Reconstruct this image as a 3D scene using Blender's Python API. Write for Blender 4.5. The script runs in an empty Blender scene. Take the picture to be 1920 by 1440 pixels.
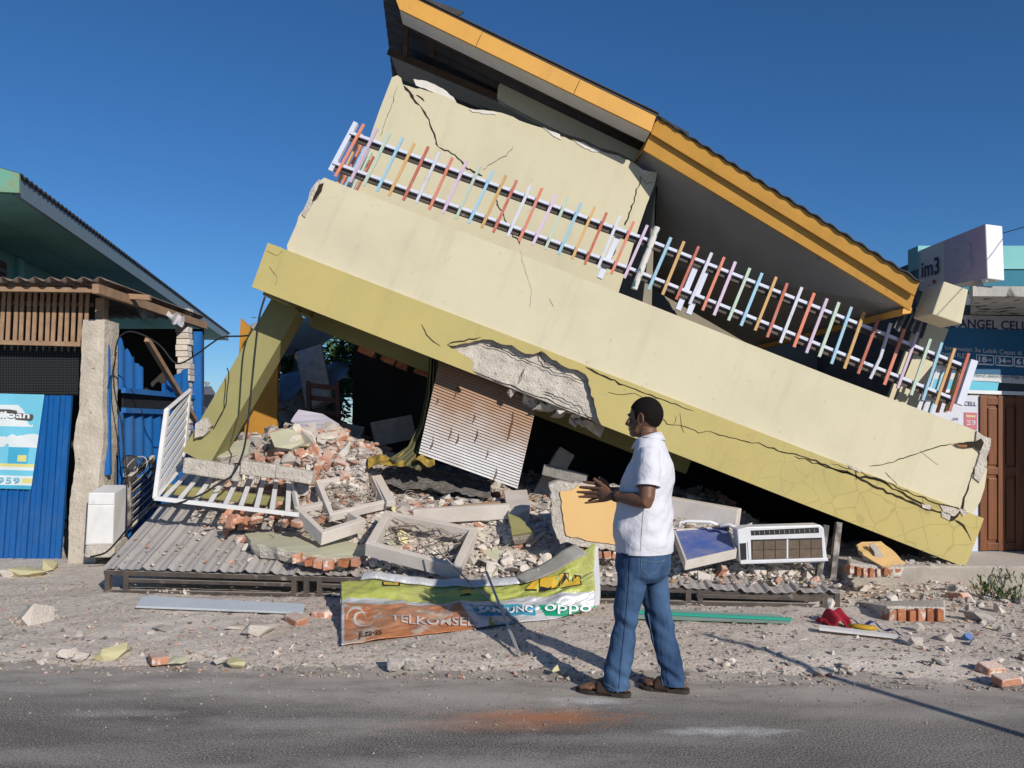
import bpy, bmesh, math, random
from mathutils import Vector, Matrix, noise, Euler
from mathutils.geometry import tessellate_polygon
rnd = random.Random(7)
R = math.radians
sc = bpy.context.scene
C = sc.collection

# ------------------------------------------------------------------ camera
F, HZ, EYE = 1493.0, 800.0, 1.55          # focal length in photo pixels, horizon row, eye height
cam_d = bpy.data.cameras.new('camera'); cam = bpy.data.objects.new('camera', cam_d); C.objects.link(cam)
cam.location = (0, 0, EYE); cam.rotation_euler = (R(90), 0, 0)
cam_d.sensor_width = 36; cam_d.lens = F / 1920 * 36; cam_d.shift_y = (HZ - 720) / 1920
cam_d.clip_end = 3000; cam_d.clip_start = 0.05
sc.camera = cam
# ------------------------------------------------------------------ sky, sun, exposure
SUN_AZ, SUN_EL = 32.0, 25.0               # shadows fall away from the camera and 32 degrees to its left
w = bpy.data.worlds.new('World'); sc.world = w; w.use_nodes = True
nt = w.node_tree; bg = nt.nodes['Background']
sky = nt.nodes.new('ShaderNodeTexSky'); sky.sky_type = 'NISHITA'; sky.sun_disc = False
sky.sun_elevation = R(SUN_EL); sky.sun_rotation = R(180 - SUN_AZ)
sky.air_density = 1.0; sky.dust_density = 0.0; sky.ozone_density = 9.0; sky.altitude = 100
sat = nt.nodes.new('ShaderNodeHueSaturation'); sat.inputs['Saturation'].default_value = 1.06
nt.links.new(sky.outputs[0], sat.inputs['Color']); nt.links.new(sat.outputs[0], bg.inputs[0]); bg.inputs[1].default_value = 0.09
ld = Vector((-math.sin(R(SUN_AZ)) * math.cos(R(SUN_EL)), math.cos(R(SUN_AZ)) * math.cos(R(SUN_EL)), -math.sin(R(SUN_EL))))
sd = bpy.data.lights.new('sun', 'SUN'); sd.energy = 4.4; sd.angle = R(0.53); sd.color = (1.0, 0.93, 0.83)
so = bpy.data.objects.new('sun', sd); C.objects.link(so); so.rotation_euler = ld.to_track_quat('-Z', 'Y').to_euler()
so.location = (8, -10, 12)
sc.view_settings.view_transform = 'Standard'; sc.view_settings.look = 'None'
sc.view_settings.exposure = 0.0; sc.view_settings.gamma = 1.0; sc.view_settings.use_curve_mapping = False

# ------------------------------------------------------------------ helpers
def P(px, py, Y):
    return Vector(((px - 960) / F * Y, Y, EYE - (py - HZ) / F * Y))
def lerp(a, b, t): return a + (b - a) * t
def sst(a, b, x):
    t = max(0.0, min(1.0, (x - a) / (b - a))); return t * t * (3 - 2 * t)
def interp(tab, x):
    if x <= tab[0][0]: return tab[0][1]
    for (a, b), (c, d) in zip(tab, tab[1:]):
        if x <= c: return lerp(b, d, (x - a) / (c - a))
    return tab[-1][1]
def nz(x, y, z=0.0, s=1.0): return noise.noise(Vector((x * s, y * s, z * s)))
def fbm(x, y, z=0.0, s=1.0): return nz(x, y, z, s) + .5 * nz(x, y, z, s * 2.1) + .25 * nz(x, y, z, s * 4.3)

class MB:
    """collects geometry in world space, links it as one mesh object"""
    def __init__(s): s.v = []; s.f = []; s.m = []
    def add(s, vs, fs, mi=0):
        o = len(s.v); s.v += [Vector(v) for v in vs]; s.f += [tuple(i + o for i in f) for f in fs]; s.m += [mi] * len(fs); return s
    def hexa(s, p, mi=0):          # 8 corners: 0-3 bottom ring, 4-7 top ring
        return s.add(p, [(3, 2, 1, 0), (4, 5, 6, 7), (0, 1, 5, 4), (1, 2, 6, 5), (2, 3, 7, 6), (3, 0, 4, 7)], mi)
    def box(s, a, b, mi=0):
        x0, y0, z0 = a; x1, y1, z1 = b
        return s.hexa([(x0, y0, z0), (x1, y0, z0), (x1, y1, z0), (x0, y1, z0), (x0, y0, z1), (x1, y0, z1), (x1, y1, z1), (x0, y1, z1)], mi)
    def bar(s, p0, p1, wd, dp, mi=0, up=(0, 1, 0)):   # dp is measured along «up», wd across
        p0 = Vector(p0); p1 = Vector(p1); ax = (p1 - p0).normalized(); u = Vector(up)
        sd_ = ax.cross(u)
        if sd_.length < 1e-4: sd_ = ax.cross(Vector((1, 0, 0)))
        sd_.normalize(); u = sd_.cross(ax).normalized(); a = sd_ * wd / 2; b = u * dp / 2
        return s.hexa([p0 - a - b, p0 + a - b, p0 + a + b, p0 - a + b, p1 - a - b, p1 + a - b, p1 + a + b, p1 - a + b], mi)
    def tube(s, path, r, n=8, mi=0, sq=None):
        path = [Vector(p) for p in path]; k = len(path); rr = r if isinstance(r, (list, tuple)) else [r] * k
        t0 = (path[1] - path[0]).normalized(); ref = Vector((0, 0, 1)) if abs(t0.z) < .9 else Vector((0, 1, 0))
        u = t0.cross(ref).normalized(); vs = []
        for i, p in enumerate(path):
            t = (path[min(i + 1, k - 1)] - path[max(i - 1, 0)]).normalized()
            u = (u - t * u.dot(t)).normalized(); v = t.cross(u)
            for j in range(n):
                a = 2 * math.pi * j / n
                vs.append(p + (u * math.cos(a) + v * math.sin(a) * (sq or 1)) * rr[i])
        fs = [(i * n + j, i * n + (j + 1) % n, (i + 1) * n + (j + 1) % n, (i + 1) * n + j) for i in range(k - 1) for j in range(n)]
        fs += [tuple(range(n - 1, -1, -1)), tuple(range((k - 1) * n, k * n))]
        return s.add(vs, fs, mi)
    def prism(s, poly, d, mi=0, side=None):            # polygon (3D points) pushed along vector d
        n = len(poly); a = [Vector(p) for p in poly]; b = [p + Vector(d) for p in a]
        tri = tessellate_polygon([a]); si = mi if side is None else side
        o = len(s.v); s.v += a + b
        for t in tri:
            s.f.append(tuple(o + i for i in t)); s.m.append(mi)
            s.f.append(tuple(o + n + i for i in reversed(t))); s.m.append(si)
        for i in range(n):
            j = (i + 1) % n; s.f.append((o + i, o + n + i, o + n + j, o + j)); s.m.append(si)
        return s
    def grid(s, fn, nu, nv, mi=None, thick=None):
        o = len(s.v)
        for j in range(nv + 1):
            for i in range(nu + 1): s.v.append(Vector(fn(i / nu, j / nv)))
        for j in range(nv):
            for i in range(nu):
                a = o + j * (nu + 1) + i
                s.f.append((a, a + 1, a + nu + 2, a + nu + 1))
                s.m.append(mi((i + .5) / nu, (j + .5) / nv) if callable(mi) else (mi or 0))
        return s
    def build(s, name, mats, parent=None, smooth=False, bevel=0, solid=0, fixn=True):
        me = bpy.data.meshes.new(name); off = Vector((0, 0, 0)); q = parent
        while q is not None: off = off + q.location; q = q.parent
        me.from_pydata([v - off for v in s.v], [], s.f)
        if not isinstance(mats, (list, tuple)): mats = [mats]
        for m in mats: me.materials.append(m)
        me.polygons.foreach_set('material_index', s.m)
        if fixn or bevel:
            bm = bmesh.new(); bm.from_mesh(me)
            if bevel:
                bmesh.ops.remove_doubles(bm, verts=bm.verts, dist=1e-5)
                bmesh.ops.bevel(bm, geom=[e for e in bm.edges if len(e.link_faces) == 2 and e.calc_face_angle(0) > .5], offset=bevel, segments=2, profile=.6, affect='EDGES')
            if fixn: bmesh.ops.recalc_face_normals(bm, faces=bm.faces)
            bm.to_mesh(me); bm.free()
        if smooth: me.polygons.foreach_set('use_smooth', [True] * len(me.polygons))
        me.update()
        o = bpy.data.objects.new(name, me); C.objects.link(o)
        if parent: o.parent = parent
        if solid:
            md = o.modifiers.new('solid', 'SOLIDIFY'); md.thickness = solid; md.offset = 0
        return o

def thing(name, loc, label, cat, group=None):
    o = bpy.data.objects.new(name, None); C.objects.link(o); o.location = loc; o.empty_display_size = .2
    return tag(o, label, cat, group)
def tag(o, label, cat, group=None, kind=None):
    o['label'] = label; o['category'] = cat
    if group: o['group'] = group
    o['kind'] = kind or 'thing'
    return o
def struct(o): o['kind'] = 'structure'; return o
def lab(o, label): o['label'] = label; return o

def rough(pts, amp, step, seed=0, closed=True):        # subdivide a pixel polygon and shake it
    r = random.Random(seed); out = []; n = len(pts)
    for i in range(n if closed else n - 1):
        a = pts[i]; b = pts[(i + 1) % n]; L = math.hypot(b[0] - a[0], b[1] - a[1]); k = max(1, int(L / step))
        out.append(a)
        for j in range(1, k):
            t = j / k; out.append((lerp(a[0], b[0], t) + r.uniform(-amp, amp), lerp(a[1], b[1], t) + r.uniform(-amp, amp)))
    if not closed: out.append(pts[-1])
    return out
def plate(px, Y, th, mi=0, side=None, mb=None):        # polygon standing at depth Y, thickness th away from the camera
    mb = mb or MB(); return mb.prism([P(x, y, Y) for x, y in px], (0, th, 0), mi, side)

# ------------------------------------------------------------------ materials
MATS = {}
def M(name, c1, c2=None, scale=3.0, rough_=.85, bump=.25, bscale=60.0, metal=0.0, speck=None, speck_at=.62, sscale=90.0, stretch=(1, 1, 1), rand=0.0, spec=.35, dust=None, bdist=.01, trans=0):
    m = bpy.data.materials.new(name); m.use_nodes = True; t = m.node_tree; N = t.nodes; L = t.links
    b = N['Principled BSDF']; b.inputs['Roughness'].default_value = rough_; b.inputs['Metallic'].default_value = metal
    b.inputs['Specular IOR Level'].default_value = spec
    c2 = c2 or tuple(x * .8 for x in c1)
    g = N.new('ShaderNodeNewGeometry'); mp = N.new('ShaderNodeMapping'); mp.inputs['Scale'].default_value = stretch
    L.new(g.outputs['Position'], mp.inputs['Vector']); vec = mp.outputs[0]
    n1 = N.new('ShaderNodeTexNoise'); n1.inputs['Scale'].default_value = scale; n1.inputs['Detail'].default_value = 8; n1.inputs['Roughness'].default_value = .65
    L.new(vec, n1.inputs['Vector'])
    rp = N.new('ShaderNodeValToRGB'); rp.color_ramp.elements[0].position = .36; rp.color_ramp.elements[1].position = .66
    rp.color_ramp.elements[0].color = (*c1, 1); rp.color_ramp.elements[1].color = (*c2, 1)
    L.new(n1.outputs['Fac'], rp.inputs[0]); col = rp.outputs[0]
    if speck:
        n2 = N.new('ShaderNodeTexNoise'); n2.inputs['Scale'].default_value = sscale; n2.inputs['Detail'].default_value = 3
        L.new(vec, n2.inputs['Vector'])
        r2 = N.new('ShaderNodeValToRGB'); r2.color_ramp.elements[0].position = speck_at; r2.color_ramp.elements[1].position = speck_at + .08
        L.new(n2.outputs['Fac'], r2.inputs[0])
        mx = N.new('ShaderNodeMixRGB'); mx.inputs[2].default_value = (*speck, 1); L.new(r2.outputs[0], mx.inputs[0]); L.new(col, mx.inputs[1]); col = mx.outputs[0]
    if dust:                                            # grey-pink plaster dust settled on faces that look up
        sx = N.new('ShaderNodeSeparateXYZ'); L.new(g.outputs['Normal'], sx.inputs[0])
        n3 = N.new('ShaderNodeTexNoise'); n3.inputs['Scale'].default_value = 9; n3.inputs['Detail'].default_value = 6; L.new(vec, n3.inputs['Vector'])
        mu = N.new('ShaderNodeMath'); mu.operation = 'MULTIPLY_ADD'; mu.inputs[1].default_value = .55; L.new(sx.outputs[2], mu.inputs[0]); L.new(n3.outputs['Fac'], mu.inputs[2])
        r3 = N.new('ShaderNodeValToRGB'); r3.color_ramp.elements[0].position = .62; r3.color_ramp.elements[1].position = .95
        r3.color_ramp.elements[1].color = (dust[3] if len(dust) > 3 else .9,) * 3 + (1,)
        L.new(mu.outputs[0], r3.inputs[0])
        mx = N.new('ShaderNodeMixRGB'); mx.inputs[2].default_value = (*dust[:3], 1); L.new(r3.outputs[0], mx.inputs[0]); L.new(col, mx.inputs[1]); col = mx.outputs[0]
    if rand:
        oi = N.new('ShaderNodeObjectInfo'); hs = N.new('ShaderNodeHueSaturation')
        mr = N.new('ShaderNodeMapRange'); mr.inputs[3].default_value = 1 - rand; mr.inputs[4].default_value = 1 + rand
        L.new(oi.outputs['Random'], mr.inputs[0]); L.new(mr.outputs[0], hs.inputs['Value']); L.new(col, hs.inputs['Color']); col = hs.outputs[0]
    L.new(col, b.inputs['Base Color'])
    if bump:
        n4 = N.new('ShaderNodeTexNoise'); n4.inputs['Scale'].default_value = bscale; n4.inputs['Detail'].default_value = 6; L.new(vec, n4.inputs['Vector'])
        bp = N.new('ShaderNodeBump'); bp.inputs['Strength'].default_value = bump; bp.inputs['Distance'].default_value = bdist
        L.new(n4.outputs['Fac'], bp.inputs['Height']); L.new(bp.outputs[0], b.inputs['Normal'])
    MATS[name] = m; return m
DUST = (.54, .48, .42)
cream = M('cream_plaster', (.62, .565, .40), (.58, .53, .375), 1.4, .9, .12, 25)
cream_b = M('cream_plaster_upper', (.60, .55, .385), (.565, .52, .365), 1.2, .9, .12, 25)
def crazed(name, c1, c2):                               # old yellow paint: net of fine hairline cracks, more of it towards one end
    m = M(name, c1, c2, 1.6, .85, .1, 30); t = m.node_tree; N = t.nodes; L = t.links; b = N['Principled BSDF']
    src = b.inputs['Base Color'].links[0].from_socket
    g = N.new('ShaderNodeNewGeometry'); nn = N.new('ShaderNodeTexNoise'); nn.inputs['Scale'].default_value = 3; L.new(g.outputs['Position'], nn.inputs['Vector'])
    ad = N.new('ShaderNodeMixRGB'); ad.blend_type = 'ADD'; ad.inputs[0].default_value = .18; L.new(g.outputs['Position'], ad.inputs[1]); L.new(nn.outputs['Color'], ad.inputs[2])
    vo = N.new('ShaderNodeTexVoronoi'); vo.feature = 'DISTANCE_TO_EDGE'; vo.inputs['Scale'].default_value = 4.6; L.new(ad.outputs[0], vo.inputs['Vector'])
    r = N.new('ShaderNodeValToRGB'); r.color_ramp.elements[0].color = (1, 1, 1, 1); r.color_ramp.elements[1].color = (0, 0, 0, 1); r.color_ramp.elements[0].position = .006; r.color_ramp.elements[1].position = .035
    L.new(vo.outputs['Distance'], r.inputs[0])
    sx = N.new('ShaderNodeSeparateXYZ'); L.new(g.outputs['Position'], sx.inputs[0])
    mr = N.new('ShaderNodeMapRange'); mr.inputs[1].default_value = 1.6; mr.inputs[2].default_value = 3.6; mr.inputs[3].default_value = .02; mr.inputs[4].default_value = .30; L.new(sx.outputs[0], mr.inputs[0])
    mu = N.new('ShaderNodeMath'); mu.operation = 'MULTIPLY'; L.new(r.outputs[0], mu.inputs[0]); L.new(mr.outputs[0], mu.inputs[1])
    mx = N.new('ShaderNodeMixRGB'); mx.inputs[2].default_value = (.16, .13, .05, 1); L.new(mu.outputs[0], mx.inputs[0]); L.new(src, mx.inputs[1]); L.new(mx.outputs[0], b.inputs['Base Color'])
    return m
olive = crazed('yellow_beam_paint', (.50, .41, .15), (.45, .385, .155))
olive2 = M('olive_column_paint', (.30, .275, .115), (.26, .24, .10), 2, .85, .1, 30)
orange = M('orange_fascia_paint', (.66, .345, .065), (.60, .31, .055), 2.5, .55, .08, 40, speck=(.35, .16, .03), speck_at=.70, sscale=30)
conc = M('broken_concrete', (.60, .55, .48), (.42, .38, .33), 8, .95, .7, 45, speck=(.25, .22, .19), speck_at=.64, sscale=45, bdist=.03)
chunkm = M('rubble_concrete', (.62, .565, .505), (.50, .45, .395), 7, .95, .6, 50, rand=.2, dust=DUST, bdist=.02)
chunkg = M('rubble_grey', (.42, .39, .36), (.30, .28, .26), 7, .95, .6, 50, rand=.2, dust=DUST, bdist=.02)
brickm = M('rubble_brick', (.50, .24, .15), (.40, .18, .11), 9, .92, .5, 60, rand=.25, dust=(.58, .47, .40, .8), speck=(.60, .52, .45), speck_at=.54, sscale=18, bdist=.015)
brickd = M('brick_clean', (.42, .17, .075), (.30, .11, .05), 14, .92, .5, 60, rand=.2, speck=(.5, .42, .34), speck_at=.66, sscale=30)
palegr = M('pale_green_plaster', (.50, .49, .35), (.46, .45, .33), 2, .9, .1, 30)
yellch = M('rubble_yellow', (.60, .54, .30), (.52, .47, .28), 4, .9, .3, 40, rand=.15)
apric = M('apricot_plaster', (.72, .47, .20), (.68, .43, .18), 2.5, .9, .1, 30, speck=(.6, .5, .4), speck_at=.72, sscale=14)
white = M('white_paint', (.76, .75, .74), (.68, .67, .66), 4, .5, .08, 40)
whited = M('dusty_white_board', (.66, .61, .56), (.56, .51, .46), 4, .85, .2, 40, dust=DUST)
greyc = M('grey_ceiling_board', (.36, .35, .33), (.30, .29, .27), 1.5, .9, .05, 20)
dark = M('dark_gap', (.02, .018, .015), (.03, .026, .022), 3, .95, .2, 30)
brownw = M('dark_timber', (.10, .06, .035), (.06, .035, .02), 6, .8, .3, 40, stretch=(1, 1, 6))
wood = M('weathered_timber', (.36, .23, .14), (.25, .16, .10), 8, .85, .4, 40)
steel = M('black_steel', (.05, .045, .042), (.10, .075, .06), 8, .6, .2, 60, dust=DUST)
galv = M('dusty_corrugated_sheet', (.40, .39, .385), (.32, .305, .295), 4, .55, .15, 40, metal=.2, dust=(.52, .47, .425, .55), speck=(.25, .13, .07), speck_at=.68, sscale=10)
roofd = M('dark_roof_sheet', (.07, .065, .065), (.045, .04, .04), 5, .7, .2, 40)
bluep = M('blue_sheet_paint', (.006, .10, .34), (.005, .085, .29), 2.0, .45, .1, 30, stretch=(3, 3, .5), speck=(.05, .2, .42), speck_at=.74, sscale=24)
bluel = M('blue_corrugated_paint', (.01, .14, .45), (.01, .11, .36), 3.0, .45, .15, 30, stretch=(3, 3, .6))
teal = M('teal_paint', (.15, .36, .345), (.12, .30, .29), 2, .75, .1, 30)
tealb = M('teal_wall_bright', (.22, .50, .50), (.18, .44, .45), 2, .8, .1, 30)
tealg = M('mossy_teal_board', (.12, .34, .27), (.22, .26, .13), 9, .8, .3, 40)
blk = M('black_rubber', (.012, .012, .013), (.02, .02, .02), 5, .6, 0)
meshm = M('black_mesh', (.012, .013, .015), (.02, .022, .025), 90, .7, .3, 150)
skin = M('brown_skin', (.165, .080, .048), (.14, .067, .04), 14, .5, .12, 160, spec=.4)
hairm = M('black_hair', (.009, .008, .007), (.014, .012, .011), 60, .95, .6, 260, bdist=.004, spec=.08)
shirtm = M('white_cotton', (.66, .66, .71), (.62, .62, .68), 6, .9, .55, 13, bdist=.030)
jeansm = M('blue_denim', (.017, .044, .105), (.062, .125, .235), 4.5, .9, .6, 17, stretch=(1, 1, .45), bdist=.022)
thread = M('pale_thread', (.13, .18, .27), None, 30, .9, 0)
sandal = M('brown_leather', (.055, .033, .022), (.04, .025, .018), 9, .55, .2, 120)
sole = M('sandal_sole', (.045, .037, .03), (.03, .025, .02), 9, .8, .2, 120)
crackm = M('crack_shade', (.035, .026, .016), (.02, .016, .01), 9, .95, 0)  # for thin crack ribbons: the shade inside the gap is painted as dark colour
def grime(m, amt, colr, sc1=.9, streak=(1, 1, 1)):      # faint weather marks: cloudy fading, thin streaks, small scuffs
    t = m.node_tree; N = t.nodes; L = t.links; b = N['Principled BSDF']; src = b.inputs['Base Color'].links[0].from_socket
    g = N.new('ShaderNodeNewGeometry'); mp = N.new('ShaderNodeMapping'); mp.inputs['Rotation'].default_value = (0, -.375, 0); L.new(g.outputs['Position'], mp.inputs[0])
    def layer(scale, st, a, c_, k, src, colr):
        m2 = N.new('ShaderNodeMapping'); m2.inputs['Scale'].default_value = st; L.new(mp.outputs[0], m2.inputs[0])
        n = N.new('ShaderNodeTexNoise'); n.inputs['Scale'].default_value = scale; n.inputs['Detail'].default_value = 9; n.inputs['Roughness'].default_value = .62; L.new(m2.outputs[0], n.inputs[0])
        r = N.new('ShaderNodeValToRGB'); r.color_ramp.elements[0].position = a; r.color_ramp.elements[1].position = c_; r.color_ramp.elements[1].color = (k, k, k, 1); L.new(n.outputs['Fac'], r.inputs[0])
        mx = N.new('ShaderNodeMixRGB'); mx.inputs[2].default_value = (*colr, 1); L.new(r.outputs[0], mx.inputs[0]); L.new(src, mx.inputs[1]); return mx.outputs[0]
    src = layer(sc1, (1, 1, 1), .48, .75, amt, src, colr)
    src = layer(2.2, (3.5, 3.5, .35), .55, .78, amt * 1.1, src, colr)
    src = layer(9, (1, 1, 1), .66, .74, amt * 1.3, src, tuple(x * .6 for x in colr))
    src = layer(38, (1, 1, 1), .70, .74, amt * 1.5, src, tuple(x * .5 for x in colr))
    L.new(src, b.inputs['Base Color'])
grime(cream, .32, (.40, .36, .26)); grime(cream_b, .28, (.40, .36, .26)); grime(olive, .34, (.30, .25, .12)); grime(olive2, .25, (.20, .18, .09)); grime(orange, .34, (.40, .20, .06)); grime(bluep, .3, (.10, .16, .26)); grime(bluel, .3, (.12, .18, .27)); grime(white, .25, (.45, .41, .36)); grime(whited, .35, (.42, .36, .30))
def flat(name, c, rough_=.6, metal=0): return M(name, c, tuple(x * .92 for x in c), 5, rough_, .04, 40, metal)

# ------------------------------------------------------------------ ground, road, verge
def edge_y(x): return 4.97 - .065 * x + .10 * nz(x, 3.1, 0, .8) + .05 * nz(x, 9.1, 0, 3)
def verge_h(x, Y):
    d = Y - edge_y(x)
    return -.03 + .06 * sst(-.25, .45, d) + .012 * fbm(x, Y, 0, 1.6) + .010 * nz(x, Y, 2, 7) + .006 * nz(x, Y, 5, 19)
def ground_mat(name, asphalt):
    m = bpy.data.materials.new(name); m.use_nodes = True; t = m.node_tree; N = t.nodes; L = t.links; b = N['Principled BSDF']
    b.inputs['Roughness'].default_value = .92; b.inputs['Specular IOR Level'].default_value = .25
    g = N.new('ShaderNodeNewGeometry'); pos = g.outputs['Position']
    def noi(s, d=6, st=(1, 1, 1), r=.6):
        mp = N.new('ShaderNodeMapping'); mp.inputs['Scale'].default_value = st; L.new(pos, mp.inputs[0])
        n = N.new('ShaderNodeTexNoise'); n.inputs['Scale'].default_value = s; n.inputs['Detail'].default_value = d; n.inputs['Roughness'].default_value = r; L.new(mp.outputs[0], n.inputs[0]); return n.outputs['Fac']
    def ramp(f, a, c, ca=(0, 0, 0), cb=(1, 1, 1)):
        r = N.new('ShaderNodeValToRGB'); r.color_ramp.elements[0].position = a; r.color_ramp.elements[1].position = c
        r.color_ramp.elements[0].color = (*ca, 1); r.color_ramp.elements[1].color = (*cb, 1); L.new(f, r.inputs[0]); return r.outputs[0]
    def mix(f, a, bb, mode='MIX'):
        x = N.new('ShaderNodeMixRGB'); x.blend_type = mode
        for i, v in ((0, f), (1, a), (2, bb)):
            if isinstance(v, tuple): x.inputs[i].default_value = (*v, 1)
            elif isinstance(v, float): x.inputs[i].default_value = v
            else: L.new(v, x.inputs[i])
        return x.outputs[0]
    def mul(a, bb, op='MULTIPLY'):
        x = N.new('ShaderNodeMath'); x.operation = op; x.use_clamp = True
        for i, v in ((0, a), (1, bb)):
            if isinstance(v, float): x.inputs[i].default_value = v
            else: L.new(v, x.inputs[i])
        return x.outputs[0]
    def blob(cx, cy, rx, ry):                           # soft spill mark at a place on the road
        mp = N.new('ShaderNodeMapping'); mp.vector_type = 'POINT'; rx *= 1.35; ry *= 1.3; mp.inputs['Location'].default_value = (-cx / rx, -cy / ry, 0); mp.inputs['Scale'].default_value = (1 / rx, 1 / ry, 0); L.new(pos, mp.inputs[0])
        ln = N.new('ShaderNodeVectorMath'); ln.operation = 'LENGTH'; L.new(mp.outputs[0], ln.inputs[0])
        a = N.new('ShaderNodeMath'); a.operation = 'MULTIPLY_ADD'; a.inputs[1].default_value = 2.0; L.new(noi(5, 9, (1, 2, 1), .7), a.inputs[0]); L.new(ln.outputs['Value'], a.inputs[2])
        d_ = N.new('ShaderNodeMath'); d_.operation = 'MULTIPLY'; d_.inputs[1].default_value = .25; L.new(a.outputs[0], d_.inputs[0])
        return mul(ramp(d_.outputs[0], .30, .50, (1, 1, 1), (0, 0, 0)), ramp(noi(90, 3), .30, .60))
    if asphalt:
        col = mix(ramp(noi(105, 4), .40, .64), (.090, .081, .073), (.41, .375, .34))
        col = mix(ramp(noi(.8, 4, (1, 2.4, 1)), .38, .66), col, mix(1.0, col, (.60, .60, .61), 'MULTIPLY'))
        dustm = mul(ramp(noi(1.0, 9, (.8, 3.4, 1), .62), .52, .74), ramp(noi(60, 4), .34, .64))
        col = mix(mul(dustm, .85), col, (.40, .36, .32))
        sy = N.new('ShaderNodeSeparateXYZ'); L.new(pos, sy.inputs[0])
        ey = N.new('ShaderNodeMath'); ey.operation = 'MULTIPLY_ADD'; ey.inputs[1].default_value = .065; L.new(sy.outputs[0], ey.inputs[0]); L.new(sy.outputs[1], ey.inputs[2])
        mr = N.new('ShaderNodeMapRange'); mr.inputs[1].default_value = 4.15; mr.inputs[2].default_value = 4.98; L.new(ey.outputs[0], mr.inputs[0])
        col = mix(mul(mr.outputs[0], ramp(noi(3, 9, (.6, 1.8, 1), .7), .26, .60)), col, (.50, .445, .39))
        for bx, by, rx, ry, c, k in ((.12, 4.25, .46, .12, (.52, .19, .07), 1.0), (-.12, 4.12, .5, .08, (.46, .2, .09), .6), (-.28, 4.55, .85, .22, (.50, .45, .40), .75), (1.12, 4.05, .28, .06, (.75, .74, .72), .8),
                                     (-1.9, 4.78, .6, .10, (.5, .46, .41), .7), (-1.35, 4.62, .6, .12, (.5, .46, .41), .7), (-.3, 3.62, .9, .16, (.44, .40, .36), .8), (-2.6, 3.75, .9, .10, (.42, .39, .36), .6), (-1.0, 4.15, .9, .12, (.46, .42, .38), .7), (2.3, 4.3, .7, .10, (.46, .42, .38), .6), (-3.0, 4.7, .7, .10, (.48, .44, .4), .7), (1.9, 4.6, .8, .12, (.48, .43, .39), .7), (.45, 4.5, .22, .07, (.75, .73, .7), .7), (-2.1, 4.3, .35, .06, (.5, .47, .43), .6), (.6, 3.95, .6, .08, (.5, .47, .43), .5)):
            col = mix(mul(blob(bx, by, rx, ry), k), col, c)
        hb = noi(160, 3); bs = .35
    else:
        col = mix(ramp(noi(1.7, 8), .34, .66), (.67, .585, .50), (.55, .475, .40))
        col = mix(ramp(noi(38, 5), .50, .62), col, (.36, .315, .27))
        col = mix(ramp(noi(24, 4), .60, .70), col, (.72, .66, .60))
        col = mix(ramp(noi(.6, 5), .50, .72), col, (.71, .635, .555))
        hb = noi(45, 8); bs = .8
    L.new(col, b.inputs['Base Color'])
    bp = N.new('ShaderNodeBump'); bp.inputs['Strength'].default_value = bs; bp.inputs['Distance'].default_value = .012; L.new(hb, bp.inputs['Height']); L.new(bp.outputs[0], b.inputs['Normal'])
    return m
asph = ground_mat('asphalt', True); dirt = ground_mat('dirt', False)
struct(MB().grid(lambda s, t: (lerp(-600, 600, s), lerp(-300, 1500, t), -.06), 4, 4).build('ground', dirt))
struct(MB().grid(lambda s, t: (lerp(-60, 60, s), lerp(-9, 5.6, t), 0.0), 2, 2).build('road', asph))
struct(MB().grid(lambda s, t: (lambda x, Y: (x, Y, verge_h(x, Y)))(lerp(-8.5, 8.5, s), 4.45 + 7.6 * t ** 1.25), 400, 190).build('dirt_verge', dirt, smooth=True))

# ------------------------------------------------------------------ fallen canopy surface and heap, as heights
def can_front(x): return 7.3 - .0936 * (x + 3.716)
def can_z(x, Y):
    k = (x + 3.716) / 6.41
    return lerp(.27, .17, k) + (Y - can_front(x)) * lerp(.38, .17, k)
CREST = [(-4.2, .15), (-3.7, .75), (-3.2, 1.32), (-2.6, 1.50), (-2.0, 1.50), (-1.63, 1.32), (-1.2, 1.02), (-.66, .88), (.24, .74), (1.45, .62), (2.65, .45), (3.4, .28), (4.2, .16), (5, .05)]
def heap_z(x, Y):
    toe = interp([(-4, 8.35), (-2.7, 8.15), (-2.1, 7.75), (-1.35, 7.4), (-.6, 7.2), (2.6, 6.9), (3.2, 7.3), (4, 7.4)], x)
    base = can_z(x, Y) if x < 2.9 else verge_h(x, Y)
    base = lerp(can_z(x, Y), verge_h(x, Y), sst(2.5, 3.1, x)) if x > -3.75 else lerp(verge_h(x, Y), can_z(x, Y), sst(-4.2, -3.75, x))
    t = sst(toe, toe + (1.0 if x < -1.5 else 1.6), Y)
    c = interp(CREST, x)
    z = lerp(lerp(verge_h(x, Y) - .05, base - .05, sst(.0, .08, t)), max(c, base), t) + t * (.10 * fbm(x, Y, 1, 1.7) + .04 * nz(x, Y, 7, 7))
    z += .95 * math.exp(-((x + 3.1) / .95) ** 2 - ((Y - 10.9) / .6) ** 2) + .13 * math.exp(-((x + 1.15) / .8) ** 2 - ((Y - 7.65) / .38) ** 2) + .10 * math.exp(-((x - .1) / .5) ** 2 - ((Y - 7.7) / .4) ** 2)
    return z - .5 * sst(9.4, 11.5, Y) * t - (.35 * sst(.12, -.02, Y - can_front(x)) if -4.3 < x < 3.0 else 0) - .3 * sst(-3.72, -3.95, x) * (1 - t)
def surf(x, Y):
    z = verge_h(x, Y)
    if -3.72 < x < 2.75 and can_front(x) < Y < can_front(x) + 1.3: z = max(z, can_z(x, Y) + .02)
    if -4.1 < x < 4.6 and Y > 6.9: z = max(z, heap_z(x, Y))
    if x > 3.6 and Y > 7.72: z = max(z, .2)
    return max(z, 0.0)
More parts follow.
